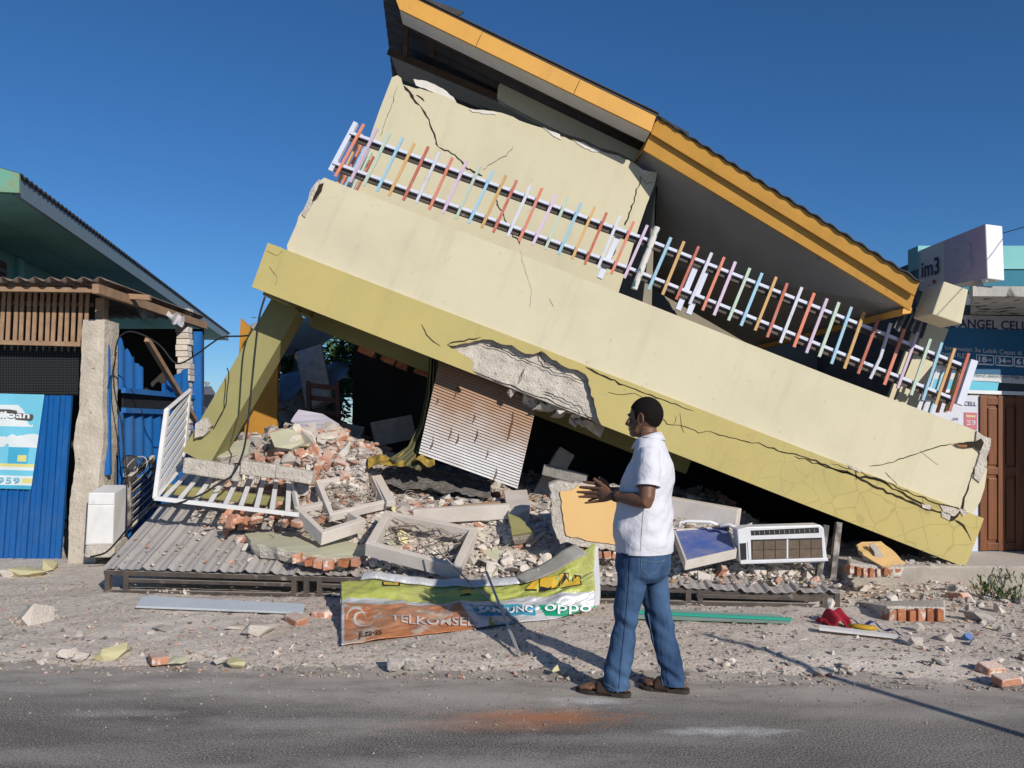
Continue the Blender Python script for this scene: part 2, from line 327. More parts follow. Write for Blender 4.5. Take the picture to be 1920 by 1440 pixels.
heapm = M('heap_dust', (.58, .52, .46), (.44, .39, .34), 5, .95, .9, 35, speck=(.20, .16, .13), speck_at=.6, sscale=28, bdist=.04)
o = MB().grid(lambda s, t: (lambda x, Y: (x, Y, heap_z(x, Y)))(lerp(-4.2, 4.9, s), lerp(6.9, 11.9, t)), 240, 130).build('rubble_heap', heapm, smooth=True)
tag(o, 'dusty mound of crushed plaster and mortar under the tilted storey', 'rubble', kind='stuff')

# ------------------------------------------------------------------ collapsed building
TH = math.atan(.393); O0 = P(472, 538, 7.8); U_ = Vector((math.cos(TH), 0, -math.sin(TH))); V_ = Vector((math.sin(TH), 0, math.cos(TH)))
def B(u, v, Y): q = O0 + U_ * u + V_ * v; return Vector((q.x, Y, q.z))
def bbox(u0, v0, y0, u1, v1, y1): return [B(u0, v0, y0), B(u1, v0, y0), B(u1, v0, y1), B(u0, v0, y1), B(u0, v1, y0), B(u1, v1, y0), B(u1, v1, y1), B(u0, v1, y1)]
bd = thing('collapsed_building', (0, 9, 0), 'collapsed yellow and cream two storey building tilted down onto its crushed ground floor', 'building')
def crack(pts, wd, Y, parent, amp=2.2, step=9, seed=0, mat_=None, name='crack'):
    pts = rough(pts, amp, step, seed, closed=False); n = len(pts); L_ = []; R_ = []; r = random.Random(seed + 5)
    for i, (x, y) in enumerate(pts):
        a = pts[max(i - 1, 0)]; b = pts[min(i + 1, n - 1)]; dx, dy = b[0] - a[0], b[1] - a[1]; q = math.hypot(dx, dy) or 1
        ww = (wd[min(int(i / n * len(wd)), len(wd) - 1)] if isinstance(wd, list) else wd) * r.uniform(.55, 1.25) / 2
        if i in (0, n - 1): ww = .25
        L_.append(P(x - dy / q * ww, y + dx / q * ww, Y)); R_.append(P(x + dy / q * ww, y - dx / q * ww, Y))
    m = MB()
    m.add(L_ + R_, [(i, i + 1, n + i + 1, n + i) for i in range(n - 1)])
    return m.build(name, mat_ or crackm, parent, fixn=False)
# floor slab, transverse beams, inner beam
beam_hole = [(1128, 797), (1124, 790), (1118, 768), (1108, 730), (1098, 702), (1075, 692), (1052, 684), (1035, 674), (1015, 658), (1000, 664), (985, 663), (960, 647), (930, 641), (905, 636), (880, 643), (838, 647), (868, 664), (888, 680), (884, 692), (893, 703)]
outline = [(502, 455), (1845, 972), (1838, 992), (1810, 1064)] + [(1500, 943), (1300, 864)] + rough(beam_hole, 2.5, 8, 3, closed=False) + [(472, 538)]
face = plate(outline, 7.80, .05, 0, 1).build('edge_beam', [olive, conc], bd)
lab(face, 'olive yellow edge beam with a patch of plaster fallen off')
core = MB().grid(lambda s, t: (lambda q: q + Vector((0, .012 * fbm(q.x, q.z, 3, 9) - .02 * abs(nz(q.x, q.z, 4, 4)), 0)))(B(lerp(.03, 7.46, s), lerp(.03 + .05 * max(0, nz(s * 40, 0, 0, 1)), .47, t), 7.87)), 300, 26)
core.build('beam_core', conc, face, smooth=True)
MB().hexa(bbox(.03, .012, 7.885, 7.47, .44, 8.08)).build('beam_back', conc, face)
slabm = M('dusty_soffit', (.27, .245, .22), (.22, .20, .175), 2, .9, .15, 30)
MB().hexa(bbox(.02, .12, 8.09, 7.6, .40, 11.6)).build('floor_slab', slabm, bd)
MB().hexa(bbox(.02, -.02, 8.10, .30, .118, 11.5)).build('cross_beam', olive2, bd)
MB().hexa(bbox(.32, -.12, 9.0, 4.9, .115, 9.25)).build('inner_beam', olive2, bd)
MB().hexa(bbox(.7, .085, 8.10, 2.9, .116, 8.95)).build('ceiling_panel', greyc, bd)
MB().hexa(bbox(3.0, .07, 8.12, 4.4, .114, 8.6)).build('ceiling_panel', greyc, bd)
for i in range(7):
    b0 = .95 + i * .23 + rnd.uniform(-.03, .03); MB().hexa([q + Vector((rnd.uniform(-.015, .015), rnd.uniform(-.02, .02), rnd.uniform(-.012, .012))) for q in bbox(b0, -.17 - .05 * rnd.random(), 9.02, b0 + rnd.uniform(.12, .21), -.123, 9.2)]).build('brick', brickd, bd)
# broken underside by the patch
for i in range(26):
    x = rnd.uniform(960, 1125); y = 703 + (x - 893) * .393 + rnd.uniform(-4, 16)
    q = P(x, y, rnd.uniform(7.95, 8.3)); s = rnd.uniform(.04, .10)
    m = MB(); bm = bmesh.new(); [bm.verts.new((rnd.gauss(0, s * .6) + q.x, rnd.gauss(0, s * .5) + q.y, rnd.gauss(0, s * .4) + q.z)) for _ in range(9)]
    bmesh.ops.convex_hull(bm, input=bm.verts); me = bpy.data.meshes.new('concrete_lump'); bmesh.ops.delete(bm, geom=[v for v in bm.verts if not v.link_faces], context='VERTS'); bm.to_mesh(me); bm.free(); me.materials.append(conc)
    oo = bpy.data.objects.new('concrete_lump', me); C.objects.link(oo); oo.parent = bd; oo.location = (0, -9, 0)
# parapet
par_px = [(608, 333), (1225, 574), (1560, 706), (1812, 800), (1826, 806)] + [(1840, 815), (1856, 826), (1852, 850), (1845, 868), (1851, 880), (1846, 915), (1838, 940), (1822, 967), (1838, 975), (1700, 925), (540, 478), (538, 460), (556, 420), (560, 405), (575, 385), (582, 362), (598, 340)]
par = plate(par_px, 7.84, .14, 0, 1).build('balcony_parapet', [cream, conc], bd)
plate(rough([(580, 362), (598, 336), (607, 342), (600, 362), (584, 385), (572, 408), (566, 402), (574, 382)], 2, 8, 4), 7.828, .03).build('broken_corner', conc, par)
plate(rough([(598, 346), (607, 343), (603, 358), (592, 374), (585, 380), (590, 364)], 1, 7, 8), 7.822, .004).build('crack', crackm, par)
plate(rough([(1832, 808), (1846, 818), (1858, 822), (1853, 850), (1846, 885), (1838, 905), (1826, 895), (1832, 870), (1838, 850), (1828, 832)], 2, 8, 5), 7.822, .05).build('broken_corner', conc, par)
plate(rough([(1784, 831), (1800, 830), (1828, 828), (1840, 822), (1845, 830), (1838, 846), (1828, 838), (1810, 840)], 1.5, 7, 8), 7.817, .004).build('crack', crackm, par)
plate(rough([(1792, 833), (1814, 834), (1812, 839), (1800, 838)], .5, 7, 8), 7.812, .004).build('brick', brickd, par)
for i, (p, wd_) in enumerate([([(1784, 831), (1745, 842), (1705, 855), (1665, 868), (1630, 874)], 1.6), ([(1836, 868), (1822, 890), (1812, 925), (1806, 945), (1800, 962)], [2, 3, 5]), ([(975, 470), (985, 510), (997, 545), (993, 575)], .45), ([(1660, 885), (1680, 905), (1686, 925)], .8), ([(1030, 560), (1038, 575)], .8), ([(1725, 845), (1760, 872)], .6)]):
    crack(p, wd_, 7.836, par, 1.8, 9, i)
# beam cracks
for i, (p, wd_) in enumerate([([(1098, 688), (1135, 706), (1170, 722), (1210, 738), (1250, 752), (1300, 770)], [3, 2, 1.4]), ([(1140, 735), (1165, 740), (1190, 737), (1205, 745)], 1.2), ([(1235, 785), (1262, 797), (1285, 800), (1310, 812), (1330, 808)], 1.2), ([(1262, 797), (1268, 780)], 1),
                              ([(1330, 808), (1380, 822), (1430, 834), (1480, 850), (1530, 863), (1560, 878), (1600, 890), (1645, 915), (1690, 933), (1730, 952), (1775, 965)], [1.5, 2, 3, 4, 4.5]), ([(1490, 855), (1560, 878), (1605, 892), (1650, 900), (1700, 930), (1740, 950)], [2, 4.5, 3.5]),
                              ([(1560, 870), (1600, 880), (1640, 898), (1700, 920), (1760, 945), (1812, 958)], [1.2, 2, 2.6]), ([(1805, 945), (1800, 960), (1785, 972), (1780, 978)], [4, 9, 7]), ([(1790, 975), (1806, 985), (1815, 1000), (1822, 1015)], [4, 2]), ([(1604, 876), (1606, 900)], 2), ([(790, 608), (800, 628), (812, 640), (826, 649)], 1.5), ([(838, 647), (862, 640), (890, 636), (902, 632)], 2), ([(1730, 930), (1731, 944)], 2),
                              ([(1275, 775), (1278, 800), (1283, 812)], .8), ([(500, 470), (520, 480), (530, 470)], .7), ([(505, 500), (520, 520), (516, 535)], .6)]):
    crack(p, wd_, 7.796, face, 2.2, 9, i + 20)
for i, pl in enumerate([[(1762, 946), (1800, 956), (1790, 968), (1770, 962)], [(1728, 944), (1746, 948), (1744, 956), (1730, 952)], [(1765, 958), (1782, 964), (1780, 976), (1766, 970)], [(1586, 868), (1618, 882), (1612, 886), (1594, 878)], [(1798, 952), (1815, 962), (1806, 968)]]):
    plate(rough(pl, 1.5, 6, i), 7.790, .008).build('concrete_patch', conc, face)
# bare concrete relief lines in the patch
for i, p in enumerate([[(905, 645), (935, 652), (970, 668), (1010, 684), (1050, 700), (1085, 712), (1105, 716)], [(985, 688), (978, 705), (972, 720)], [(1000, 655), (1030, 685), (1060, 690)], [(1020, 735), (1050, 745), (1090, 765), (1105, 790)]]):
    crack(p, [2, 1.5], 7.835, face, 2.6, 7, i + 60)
# upper wall, in two broken pieces
low = [(735, 145), (745, 141), (752, 146), (754, 158), (768, 162), (800, 170), (835, 180), (858, 194), (880, 203), (905, 206), (932, 210), (962, 219), (985, 230), (1010, 238), (1040, 250), (1068, 262), (1095, 268), (1128, 284), (1160, 292), (1178, 300), (1192, 308), (1205, 318), (1218, 321), (1233, 323), (1226, 350), (1212, 385), (1200, 420), (1150, 580), (640, 385), (665, 330), (690, 268), (712, 205)]
wl = plate(rough(low[:24], 1.6, 9, 2, closed=False) + low[24:], 8.74, .15, 0, 1).build('upper_wall', [cream_b, conc], bd)
up = [(912, 90), (1000, 120), (1120, 172), (1225, 232), (1205, 300), (1196, 306), (1160, 286), (1125, 277), (1096, 262), (1062, 252), (1030, 237), (1000, 222), (965, 203), (950, 196), (932, 182), (934, 162), (940, 152), (928, 140)]
plate(up, 8.96, .12, 0, 1).build('broken_wall_strip', [cream_b, conc], bd)
whp = M('bare_white_plaster', (.68, .66, .62), (.6, .57, .52), 10, .95, .4, 60)
for i, pl in enumerate([[(775, 148), (800, 152), (830, 166), (850, 182), (856, 192), (838, 182), (805, 170), (780, 160)], [(880, 205), (905, 207), (932, 211), (930, 215), (905, 213), (886, 210)], [(1018, 238), (1034, 246), (1050, 252), (1052, 262), (1036, 254)], [(1072, 261), (1100, 270), (1128, 285), (1110, 284), (1090, 274)], [(1193, 310), (1205, 319), (1222, 323), (1212, 328), (1200, 322)]]):
    plate(rough(pl, 1.2, 7, i), 8.732 if i else 8.80, .006).build('plaster_edge', whp, wl)
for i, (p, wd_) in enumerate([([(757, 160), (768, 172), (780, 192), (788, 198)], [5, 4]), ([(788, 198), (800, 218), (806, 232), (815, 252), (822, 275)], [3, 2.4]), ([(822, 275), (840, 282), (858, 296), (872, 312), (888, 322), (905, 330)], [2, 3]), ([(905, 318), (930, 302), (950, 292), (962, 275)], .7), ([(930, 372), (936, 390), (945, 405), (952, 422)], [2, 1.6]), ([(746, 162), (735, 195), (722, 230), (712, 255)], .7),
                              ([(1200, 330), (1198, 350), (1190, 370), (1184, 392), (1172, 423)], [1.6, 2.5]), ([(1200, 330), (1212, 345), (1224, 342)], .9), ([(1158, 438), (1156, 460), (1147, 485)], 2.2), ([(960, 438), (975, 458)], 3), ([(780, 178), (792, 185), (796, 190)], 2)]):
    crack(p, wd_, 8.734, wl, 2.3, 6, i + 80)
# side and back of the upper room, floor
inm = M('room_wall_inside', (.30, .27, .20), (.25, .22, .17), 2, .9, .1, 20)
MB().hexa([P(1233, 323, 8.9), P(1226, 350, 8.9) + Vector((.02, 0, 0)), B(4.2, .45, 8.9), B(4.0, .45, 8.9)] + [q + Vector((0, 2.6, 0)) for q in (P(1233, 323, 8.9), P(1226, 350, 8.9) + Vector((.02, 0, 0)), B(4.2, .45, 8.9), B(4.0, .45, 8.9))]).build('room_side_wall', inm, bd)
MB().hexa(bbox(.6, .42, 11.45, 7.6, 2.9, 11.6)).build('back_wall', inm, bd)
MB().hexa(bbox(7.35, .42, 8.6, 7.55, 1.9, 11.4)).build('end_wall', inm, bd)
# roof over the room: sheet, fascia, soffit
rf = MB()
A = P(714, -40, 8.33); Bk = P(737, 150, 9.75); Rr = P(1236, 212, 8.33)
def roof1(s, t): q = A + (Rr - A) * s + (Bk - A) * t; return q + Vector((0, 0, .012 * math.sin(t * 70)))
roof = rf.grid(roof1, 2, 140).build('roof', roofd, bd, solid=.012, smooth=True)
plate([(714, -42), (1234, 210), (1232, 218), (716, -34)], 8.345, .04).build('roof_edge', roofd, roof)
plate([(733, -27), (1230, 218), (1221, 247), (749, 17)], 8.35, .035).build('fascia_board', orange, roof)
MB().hexa([P(749, 17, 8.386), P(1220, 246, 8.386), P(1220, 246, 8.386) + Vector((-.02, .25, -.03)), P(749, 17, 8.386) + Vector((0, .25, -.03)), P(749, 14, 8.386), P(1220, 243, 8.386), P(1220, 243, 8.386) + Vector((-.02, .25, -.03)), P(749, 14, 8.386) + Vector((0, .25, -.03))]).build('soffit', white, roof)
MB().bar(P(744, 40, 8.66), P(1205, 263, 8.66), .035, .03).build('soffit_trim', brownw, roof)
MB().bar(P(728, 96, 9.05), P(1190, 292, 9.05), .07, .04).build('ceiling_trim', brownw, roof)
MB().hexa([P(731, 100, 9.08), P(1190, 296, 9.08), P(1160, 330, 9.9), P(755, 165, 9.9), P(731, 97, 9.08), P(1190, 293, 9.08), P(1160, 326, 9.9), P(755, 161, 9.9)]).build('room_ceiling', greyc, roof)
for xx in (762, 812): MB().bar(P(xx, 50, 8.75), P(xx - 2, 104, 9.0), .05, .05).build('rafter', brownw, roof)
plate([(800, -3), (870, 22), (862, 28), (795, 4)], 8.9, .02).build('loose_sheet', roofd, roof)
# roof over the balcony, broken off and steeper, its far end swung forward
r2 = MB()
def yb(x): return lerp(8.46, 7.45, (x - 1220) / 500)
def pb_(x, y, d=0.0): return P(x, y, yb(x) + d)
def plateb(px, d, th): return MB().prism([pb_(x, y, d) for x, y in px], (0, th, 0))
def roof2(s, t): q = lerp(pb_(1228, 214, -.02), pb_(1728, 528, -.02), s) + Vector((-.05, 3.0, -.30)) * t; return q + Vector((0, 0, .01 * math.sin(s * 120)))
roofb = r2.grid(roof2, 160, 4).build('balcony_roof', roofd, bd, solid=.012, smooth=True)
plateb([(1231, 221), (1724, 530), (1715, 554), (1221, 250)], 0, .03).build('fascia_board', orange, roofb)
plateb([(1219, 252), (1714, 556), (1707, 582), (1207, 281)], .04, .03).build('fascia_board', orange, roofb)
plateb([(1222, 247), (1716, 552), (1714, 560), (1217, 259)], .075, .02).build('fascia_batten', brownw, roofb)
MB().hexa([P(1206, 282, 8.54), P(1221, 250, 8.54), P(1221, 250, 8.57), P(1206, 282, 8.57), P(1206, 282, 8.54) + Vector((-.1, .75, -.05)), P(1221, 250, 8.54) + Vector((-.1, .75, -.05)), P(1224, 250, 8.57) + Vector((-.1, .75, -.05)), P(1209, 282, 8.57) + Vector((-.1, .75, -.05))]).build('fascia_return', orange, roofb)
c0, c1, c2, c3 = pb_(1210, 276, .1), pb_(1705, 577, .1), P(1420, 655, 10.9), P(1100, 470, 10.9)
MB().hexa([c0, c1, c2, c3] + [q + Vector((0, 0, .03)) for q in (c0, c1, c2, c3)]).build('balcony_ceiling', greyc, roofb)
MB().bar(pb_(1700, 583, .12), P(1425, 652, 10.6), .05, .12).build('ceiling_edge_board', orange, roofb)
MB().prism([pb_(1236, 216, -.025), pb_(1262, 232, -.025), pb_(1292, 249, -.025), pb_(1292, 254, -.025), pb_(1258, 236, -.025)], (0, .02, 0)).build('loose_sheet', roofd, roofb)
for xx in (905, 1088): y0 = -27 + (xx - 733) * .493; crack([(xx, y0 + 1), (xx - 8, y0 + 18), (xx - 14, y0 + 33)], 1.2, 8.345, roof, .4, 9, xx, brownw, 'board_joint')
for xx in (1395, 1560):
    y0 = 221 + (xx - 1231) * .627; MB().bar(pb_(xx, y0 + 1, -.002), pb_(xx - 9, y0 + 27, -.002), .006, .004).build('board_joint', brownw, roofb); MB().bar(pb_(xx - 16, y0 + 35, .038), pb_(xx - 26, y0 + 60, .038), .006, .004).build('board_joint', brownw, roofb)
for k in (.3, .62): MB().bar(lerp(c0, c1, k) - Vector((0, 0, .003)), lerp(c3, c2, k) - Vector((0, 0, .003)), .012, .004, up=(0, 0, 1)).build('ceiling_joint', dark, roofb)
# end block, column under it, torn curtain
blk_ = [(1770, 527), (1816, 543), (1803, 608), (1748, 589)]
q4 = [P(x, y, 7.38) for x, y in blk_]; MB().hexa([q4[3], q4[2], q4[2] + Vector((-.03, .30, .0)), q4[3] + Vector((-.03, .30, 0)), q4[0], q4[1], q4[1] + Vector((-.03, .30, 0)), q4[0] + Vector((-.03, .30, 0))]).build('beam_end_block', cream, bd, bevel=.012)
MB().bar(P(1748, 612, 8.55), P(1682, 775, 8.55), .24, .24).build('corner_column', cream, bd)
MB().bar(P(1722, 606, 8.28), P(1664, 760, 8.28), .05, .05).build('rain_pipe', cream, bd)
lam = M('stained_cloth', (.30, .29, .27), (.12, .11, .10), 14, .9, .3, 40)
MB().grid(lambda s, t: P(lerp(1690, 1744, s) - 14 * t, lerp(588, 592, s) + t * (26 + 14 * s + 5 * math.sin(s * 9)), 8.15 + .03 * math.sin(s * 30)), 30, 8).build('torn_valance', lam, bd, solid=.004)
# ------------------------------------------------------------------ railing on the parapet
def worn(n_, c): return M(n_, c, tuple(lerp(x, .5, .18) for x in c), 14, .7, .15, 60, speck=tuple(lerp(x, .35, .55) for x in c), speck_at=.60, sscale=26, stretch=(1, 1, .4), rand=.08)
PC = [worn('picket_coral', (.62, .19, .11)), worn('picket_lilac', (.58, .44, .58)), worn('picket_mint', (.46, .57, .46)), worn('picket_sky', (.29, .52, .66)), worn('picket_ochre', (.56, .33, .11)), worn('picket_red', (.46, .11, .06)), worn('picket_white', (.58, .60, .68))]
railm = flat('rail_paint', (.62, .66, .78)); 
rl = bpy.data.objects.new('railing', None); C.objects.link(rl); rl.parent = bd; rl.location = (0, 0, 0)
YR = 7.875
def top_at(i): 
    x = 681 + (1815 - 681) * i / 47
    return x, interp([(681, 233), (1214, 425), (1264, 446), (1815, 663)], x)
def rail_pt(i, k):            # k: 0 picket top .. 1 picket bottom
    x, y = top_at(i); dx = interp([(0, -52), (6, -45), (20, -43), (47, -35)], i); dy = interp([(0, 98), (20, 97), (47, 106)], i); return x + dx * k, y + dy * k
def rails(k, wd, name):
    a = rail_pt(0, k); b = rail_pt(47, k); c = rail_pt(22, k); e = (a[0] - 12, a[1] - 5) if k < .5 else (a[0] - 14, a[1] - 6)
    for p, q in ((e, c), (c, b)):
        MB().bar(P(*p, YR + .03), P(*q, YR + .03), .028, .05).build(name, railm, rl); MB().bar(P(p[0] - 3, p[1] + 8.5, YR + .06), P(q[0] - 3, q[1] + 8.5, YR + .06), .046, .04).build('rail_underside', steel, rl)
rails(.22, 9, 'rail'); rails(.80, 9, 'rail')
for i in range(48):
    if i == 23:
        p0 = rail_pt(i, .0); p1 = rail_pt(i, 1.12)
        pm = M('peeling_post', (.66, .64, .60), (.60, .58, .52), 9, .8, .3, 40, speck=(.06, .16, .17), speck_at=.55, sscale=16, stretch=(1, 1, .5))
        lab(MB().tube([P(p0[0] - 4, p0[1] - 8, YR - .03), P(p1[0], p1[1] - 2, YR - .03)], .032, 12).build('post', pm, rl, smooth=False), 'round post with peeling white and teal paint'); continue
    j = rnd.uniform(-2.4, 2.4); x0, y0 = rail_pt(i, 0); x1, y1 = rail_pt(i, 1)
    m = MB(); wd_ = .029
    if i == 41:
        xm, ym = rail_pt(i, .62); m.bar(P(x0, y0, YR - .012), P(xm + 3, ym, YR - .012), wd_, .018); m.bar(P(xm + 3, ym, YR - .012), P(x1 - 2, y1, YR - .012), wd_ * .95, .017)
    else: m.bar(P(x0 + j, y0 + rnd.uniform(-2, 2), YR - .012), P(x1 + j * .5 + rnd.uniform(-1, 1), y1 + rnd.uniform(-2, 2), YR - .012), wd_ * rnd.uniform(.92, 1.06), .018)
    m.build('picket', PC[i % 7], rl)
for i, off in ((20.4, 4), (26.4, 4), (27.2, 3)):
    p0 = rail_pt(i, .2); p1 = rail_pt(i, 1.15); MB().bar(P(p0[0], p0[1], YR + .09), P(p1[0], p1[1], YR + .09), .055, .05).build('post', railm, rl)
for k in (.22, .80):                                    # returns at both ends
    p = rail_pt(0, k); MB().bar(P(p[0] - 12, p[1] - 4, YR + .06), P(p[0] - 12, p[1] - 4, YR + .06) + Vector((.03, .82, -.02)), .04, .05).build('rail', railm, rl)
    p = rail_pt(47, k); MB().bar(P(p[0] + 4, p[1] + 2, YR + .06), P(p[0] + 4, p[1] + 2, YR + .06) + Vector((-.12, .95, .05)), .04, .05).build('rail', railm, rl)
for e, sgn in ((0, -1), (47, 1)):
    p0 = rail_pt(e, -.02 if e == 0 else .12); p1 = rail_pt(e, .9)
    MB().bar(P(p0[0] + sgn * 14, p0[1], YR + .05), P(p1[0] + sgn * 14, p1[1], YR + .05), .045 if e == 0 else .07, .06).build('post', railm, rl)
    for i in range(6):
        d = .16 + .13 * i; a = P(p0[0] + sgn * 8, p0[1] + 10, YR) + Vector((-.09 * d * (e > 0), d, 0)); b_ = P(p1[0] + sgn * 8, p1[1] + 14, YR) + Vector((-.09 * d * (e > 0), d, 0))
        MB().bar(a, b_, .02, .04).build('picket', PC[(i * 3 + 4) % 7], rl)
# ------------------------------------------------------------------ ground floor remains
colm = MB().bar(P(541, 578, 8.55), P(376, 862, 8.25), .31, .32); cl = colm.build('leaning_column', olive2, bd)
plate(rough([(430, 800), (462, 735), (476, 706), (481, 712), (462, 752), (440, 800), (420, 835), (408, 848)], 2, 7, 3), 8.34, .05).build('broken_edge', conc, cl)
tag_ = MB()
plate(rough([(366, 795), (384, 783), (397, 798), (380, 818), (364, 822)], 2, 6, 3), 8.05, .07).build('exposed_concrete', conc, cl)
orw = M('ochre_inner_wall', (.45, .22, .03), (.38, .18, .025), 2, .7, .1, 20)
plate([(451, 597), (484, 628), (520, 655), (524, 690), (470, 840), (440, 840), (446, 700)], 9.75, .08).build('inner_wall_panel', orw, bd)
plate([(470, 690), (521, 640), (519, 840), (455, 840)], 9.55, .06).build('inner_wall_panel', orw, bd)
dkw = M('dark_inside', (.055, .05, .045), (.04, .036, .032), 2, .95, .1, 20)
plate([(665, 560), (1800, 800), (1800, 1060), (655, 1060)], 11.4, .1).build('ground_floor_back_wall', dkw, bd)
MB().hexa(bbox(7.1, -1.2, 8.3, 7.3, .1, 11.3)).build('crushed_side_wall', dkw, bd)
# roller shutter
sh = bpy.data.objects.new('roller_shutter', None); C.objects.link(sh); sh.parent = bd; sh.location = (0, 0, 0)
sc_ = [(826, 668), (1010, 742), (970, 917), (785, 851)]
rust = M('rusted_shutter', (.60, .59, .59), (.50, .48, .46), 5, .6, .1, 40, metal=.1)
def rustify(m):
    t = m.node_tree; N = t.nodes; L = t.links; b = N['Principled BSDF']; src = b.inputs['Base Color'].links[0].from_socket
    g = N.new('ShaderNodeNewGeometry'); sx = N.new('ShaderNodeSeparateXYZ'); L.new(g.outputs['Position'], sx.inputs[0])
    n = N.new('ShaderNodeTexNoise'); n.inputs['Scale'].default_value = 4; n.inputs['Detail'].default_value = 8; L.new(g.outputs['Position'], n.inputs[0])
    a = N.new('ShaderNodeMath'); a.operation = 'MULTIPLY_ADD'; a.inputs[1].default_value = .38; L.new(sx.outputs[0], a.inputs[0]); L.new(sx.outputs[2], a.inputs[2])   # height measured up the tilted curtain
    c = N.new('ShaderNodeMath'); c.operation = 'MULTIPLY_ADD'; c.inputs[1].default_value = .55; L.new(n.outputs['Fac'], c.inputs[0]); L.new(a.outputs[0], c.inputs[2])
    r = N.new('ShaderNodeMapRange'); r.inputs[1].default_value = 1.42; r.inputs[2].default_value = 1.92; r.inputs[4].default_value = .88; L.new(c.outputs[0], r.inputs[0])
    mx = N.new('ShaderNodeMixRGB'); mx.inputs[2].default_value = (.34, .19, .10, 1); L.new(r.outputs[0], mx.inputs[0]); L.new(src, mx.inputs[1]); L.new(mx.outputs[0], b.inputs['Base Color'])
rustify(rust)
def shp(s, t): a, b, c, d = sc_; x = lerp(lerp(a[0], b[0], s), lerp(d[0], c[0], s), t); y = lerp(lerp(a[1], b[1], s), lerp(d[1], c[1], s), t); return x, y
nsl = 34
m = MB()
for i in range(nsl):
    t0, t1 = i / nsl, (i + .83) / nsl
    a, b, c, d = shp(0, t0), shp(1, t0), shp(1, t1), shp(0, t1)
    A4 = [P(*a, 8.115), P(*b, 8.115), P(*c, 8.10), P(*d, 8.10)]; m.hexa(A4 + [q + Vector((0, .012, 0)) for q in A4])
m.build('shutter_slats', rust, sh)
a, b, c, d = [P(*shp(s, t), 8.135) for s, t in ((0, 0), (1, 0), (1, .985), (0, .985))]
MB().hexa([a, b, c, d] + [q + Vector((0, .01, 0)) for q in (a, b, c, d)]).build('shutter_backing', M('shutter_gap', (.20, .16, .13), (.14, .11, .09), 6, .8, .1), sh)
rustd = M('rust_streak', (.16, .085, .05), (.10, .055, .03), 9, .9, 0)
for s, t0, t1 in ((.22, .18, .36), (.33, .66, .78), (.06, .40, .48), (.10, .78, .92), (.44, .42, .52), (.50, .56, .70), (.80, .25, .56), (.62, .12, .16), (.64, .72, .82), (.76, .86, 1.0), (.25, .63, .76)):
    crack([shp(s, t0), shp(s + .012, lerp(t0, t1, .4)), shp(s, t1)], [2.2, 3, 2], 8.094, sh, 1.0, 6, int(s * 100), rustd, 'rust_streak')
# curtain
curm = M('olive_curtain', (.17, .15, .05), (.10, .11, .07), 5, .8, .3, 60)
def cur(s, t):
    x = interp([(0, 806), (.35, 800), (.6, 788), (.8, 765), (1, 728)], t) + s * interp([(0, 16), (.5, 22), (.8, 34), (1, 60)], t); y = interp([(0, 660), (.5, 770), (.8, 838), (1, 862)], t) + s * interp([(0, 6), (1, 22)], t)
    return P(x, y, 8.32 + .04 * math.sin(s * 20) - .25 * sst(.7, 1, t))
tag(MB().grid(cur, 40, 40).build('curtain', curm, None, smooth=True, solid=.006), 'limp olive green curtain hanging beside the rusty roller shutter', 'curtain')
goldm = M('gold_cloth', (.42, .28, .05), (.20, .15, .04), 16, .6, .5, 60)
def cloth(s, t):
    x = lerp(690, 815, s); y = lerp(858, 848, s) + t * 18 + 5 * math.sin(s * 17 + t * 4); return P(x, y, 8.25 - .22 * t + .05 * math.sin(s * 23)) + Vector((0, 0, .04 * math.sin(s * 14 + t * 5)))
tag(MB().grid(cloth, 50, 14).build('gold_cloth', goldm, None, smooth=True, solid=.006), 'crumpled golden cloth spilled on the rubble below the curtain', 'cloth')

# ------------------------------------------------------------------ text
def text2d(body, bold=0.0, spacing=1.0):
    cu = bpy.data.curves.new('lettering', 'FONT'); cu.body = body; cu.offset = bold; cu.resolution_u = 3; cu.space_character = spacing
    ob = bpy.data.objects.new('lettering', cu); C.objects.link(ob); dg = bpy.context.evaluated_depsgraph_get()
    me = bpy.data.meshes.new_from_object(ob.evaluated_get(dg)); vs = [(v.co.x, v.co.y) for v in me.vertices]; fs = [tuple(p.vertices) for p in me.polygons]
    bpy.data.objects.remove(ob); bpy.data.meshes.remove(me); bpy.data.curves.remove(cu)
    x0 = min(v[0] for v in vs); x1 = max(v[0] for v in vs); y0 = min(v[1] for v in vs); y1 = max(v[1] for v in vs)
    return [((x - x0) / (x1 - x0), (y - y0) / (y1 - y0)) for x, y in vs], fs
def letters(body, fn, mat_, parent, bold=0.0, name='lettering', flip=False):
    """fn(s, t) -> world point of the lettering's box, s along, t up"""
    vs, fs = text2d(body, bold)
    if flip: vs = [(1 - s, 1 - t) for s, t in vs]
    return MB().add([fn(s, t) for s, t in vs], fs).build(name, mat_, parent, fixn=False)
def rect(x0, y0, x1, y1, Y, skew=0.0):                  # pixel box on a wall at depth Y; skew: drop in pixels along its length
    return lambda s, t: P(lerp(x0, x1, s), lerp(y1, y0, t) + skew * s, Y)
navy = flat('navy_print', (.012, .02, .09)); wht = flat('white_print', (.72, .74, .76)); blkp = flat('black_print', (.02, .02, .02))

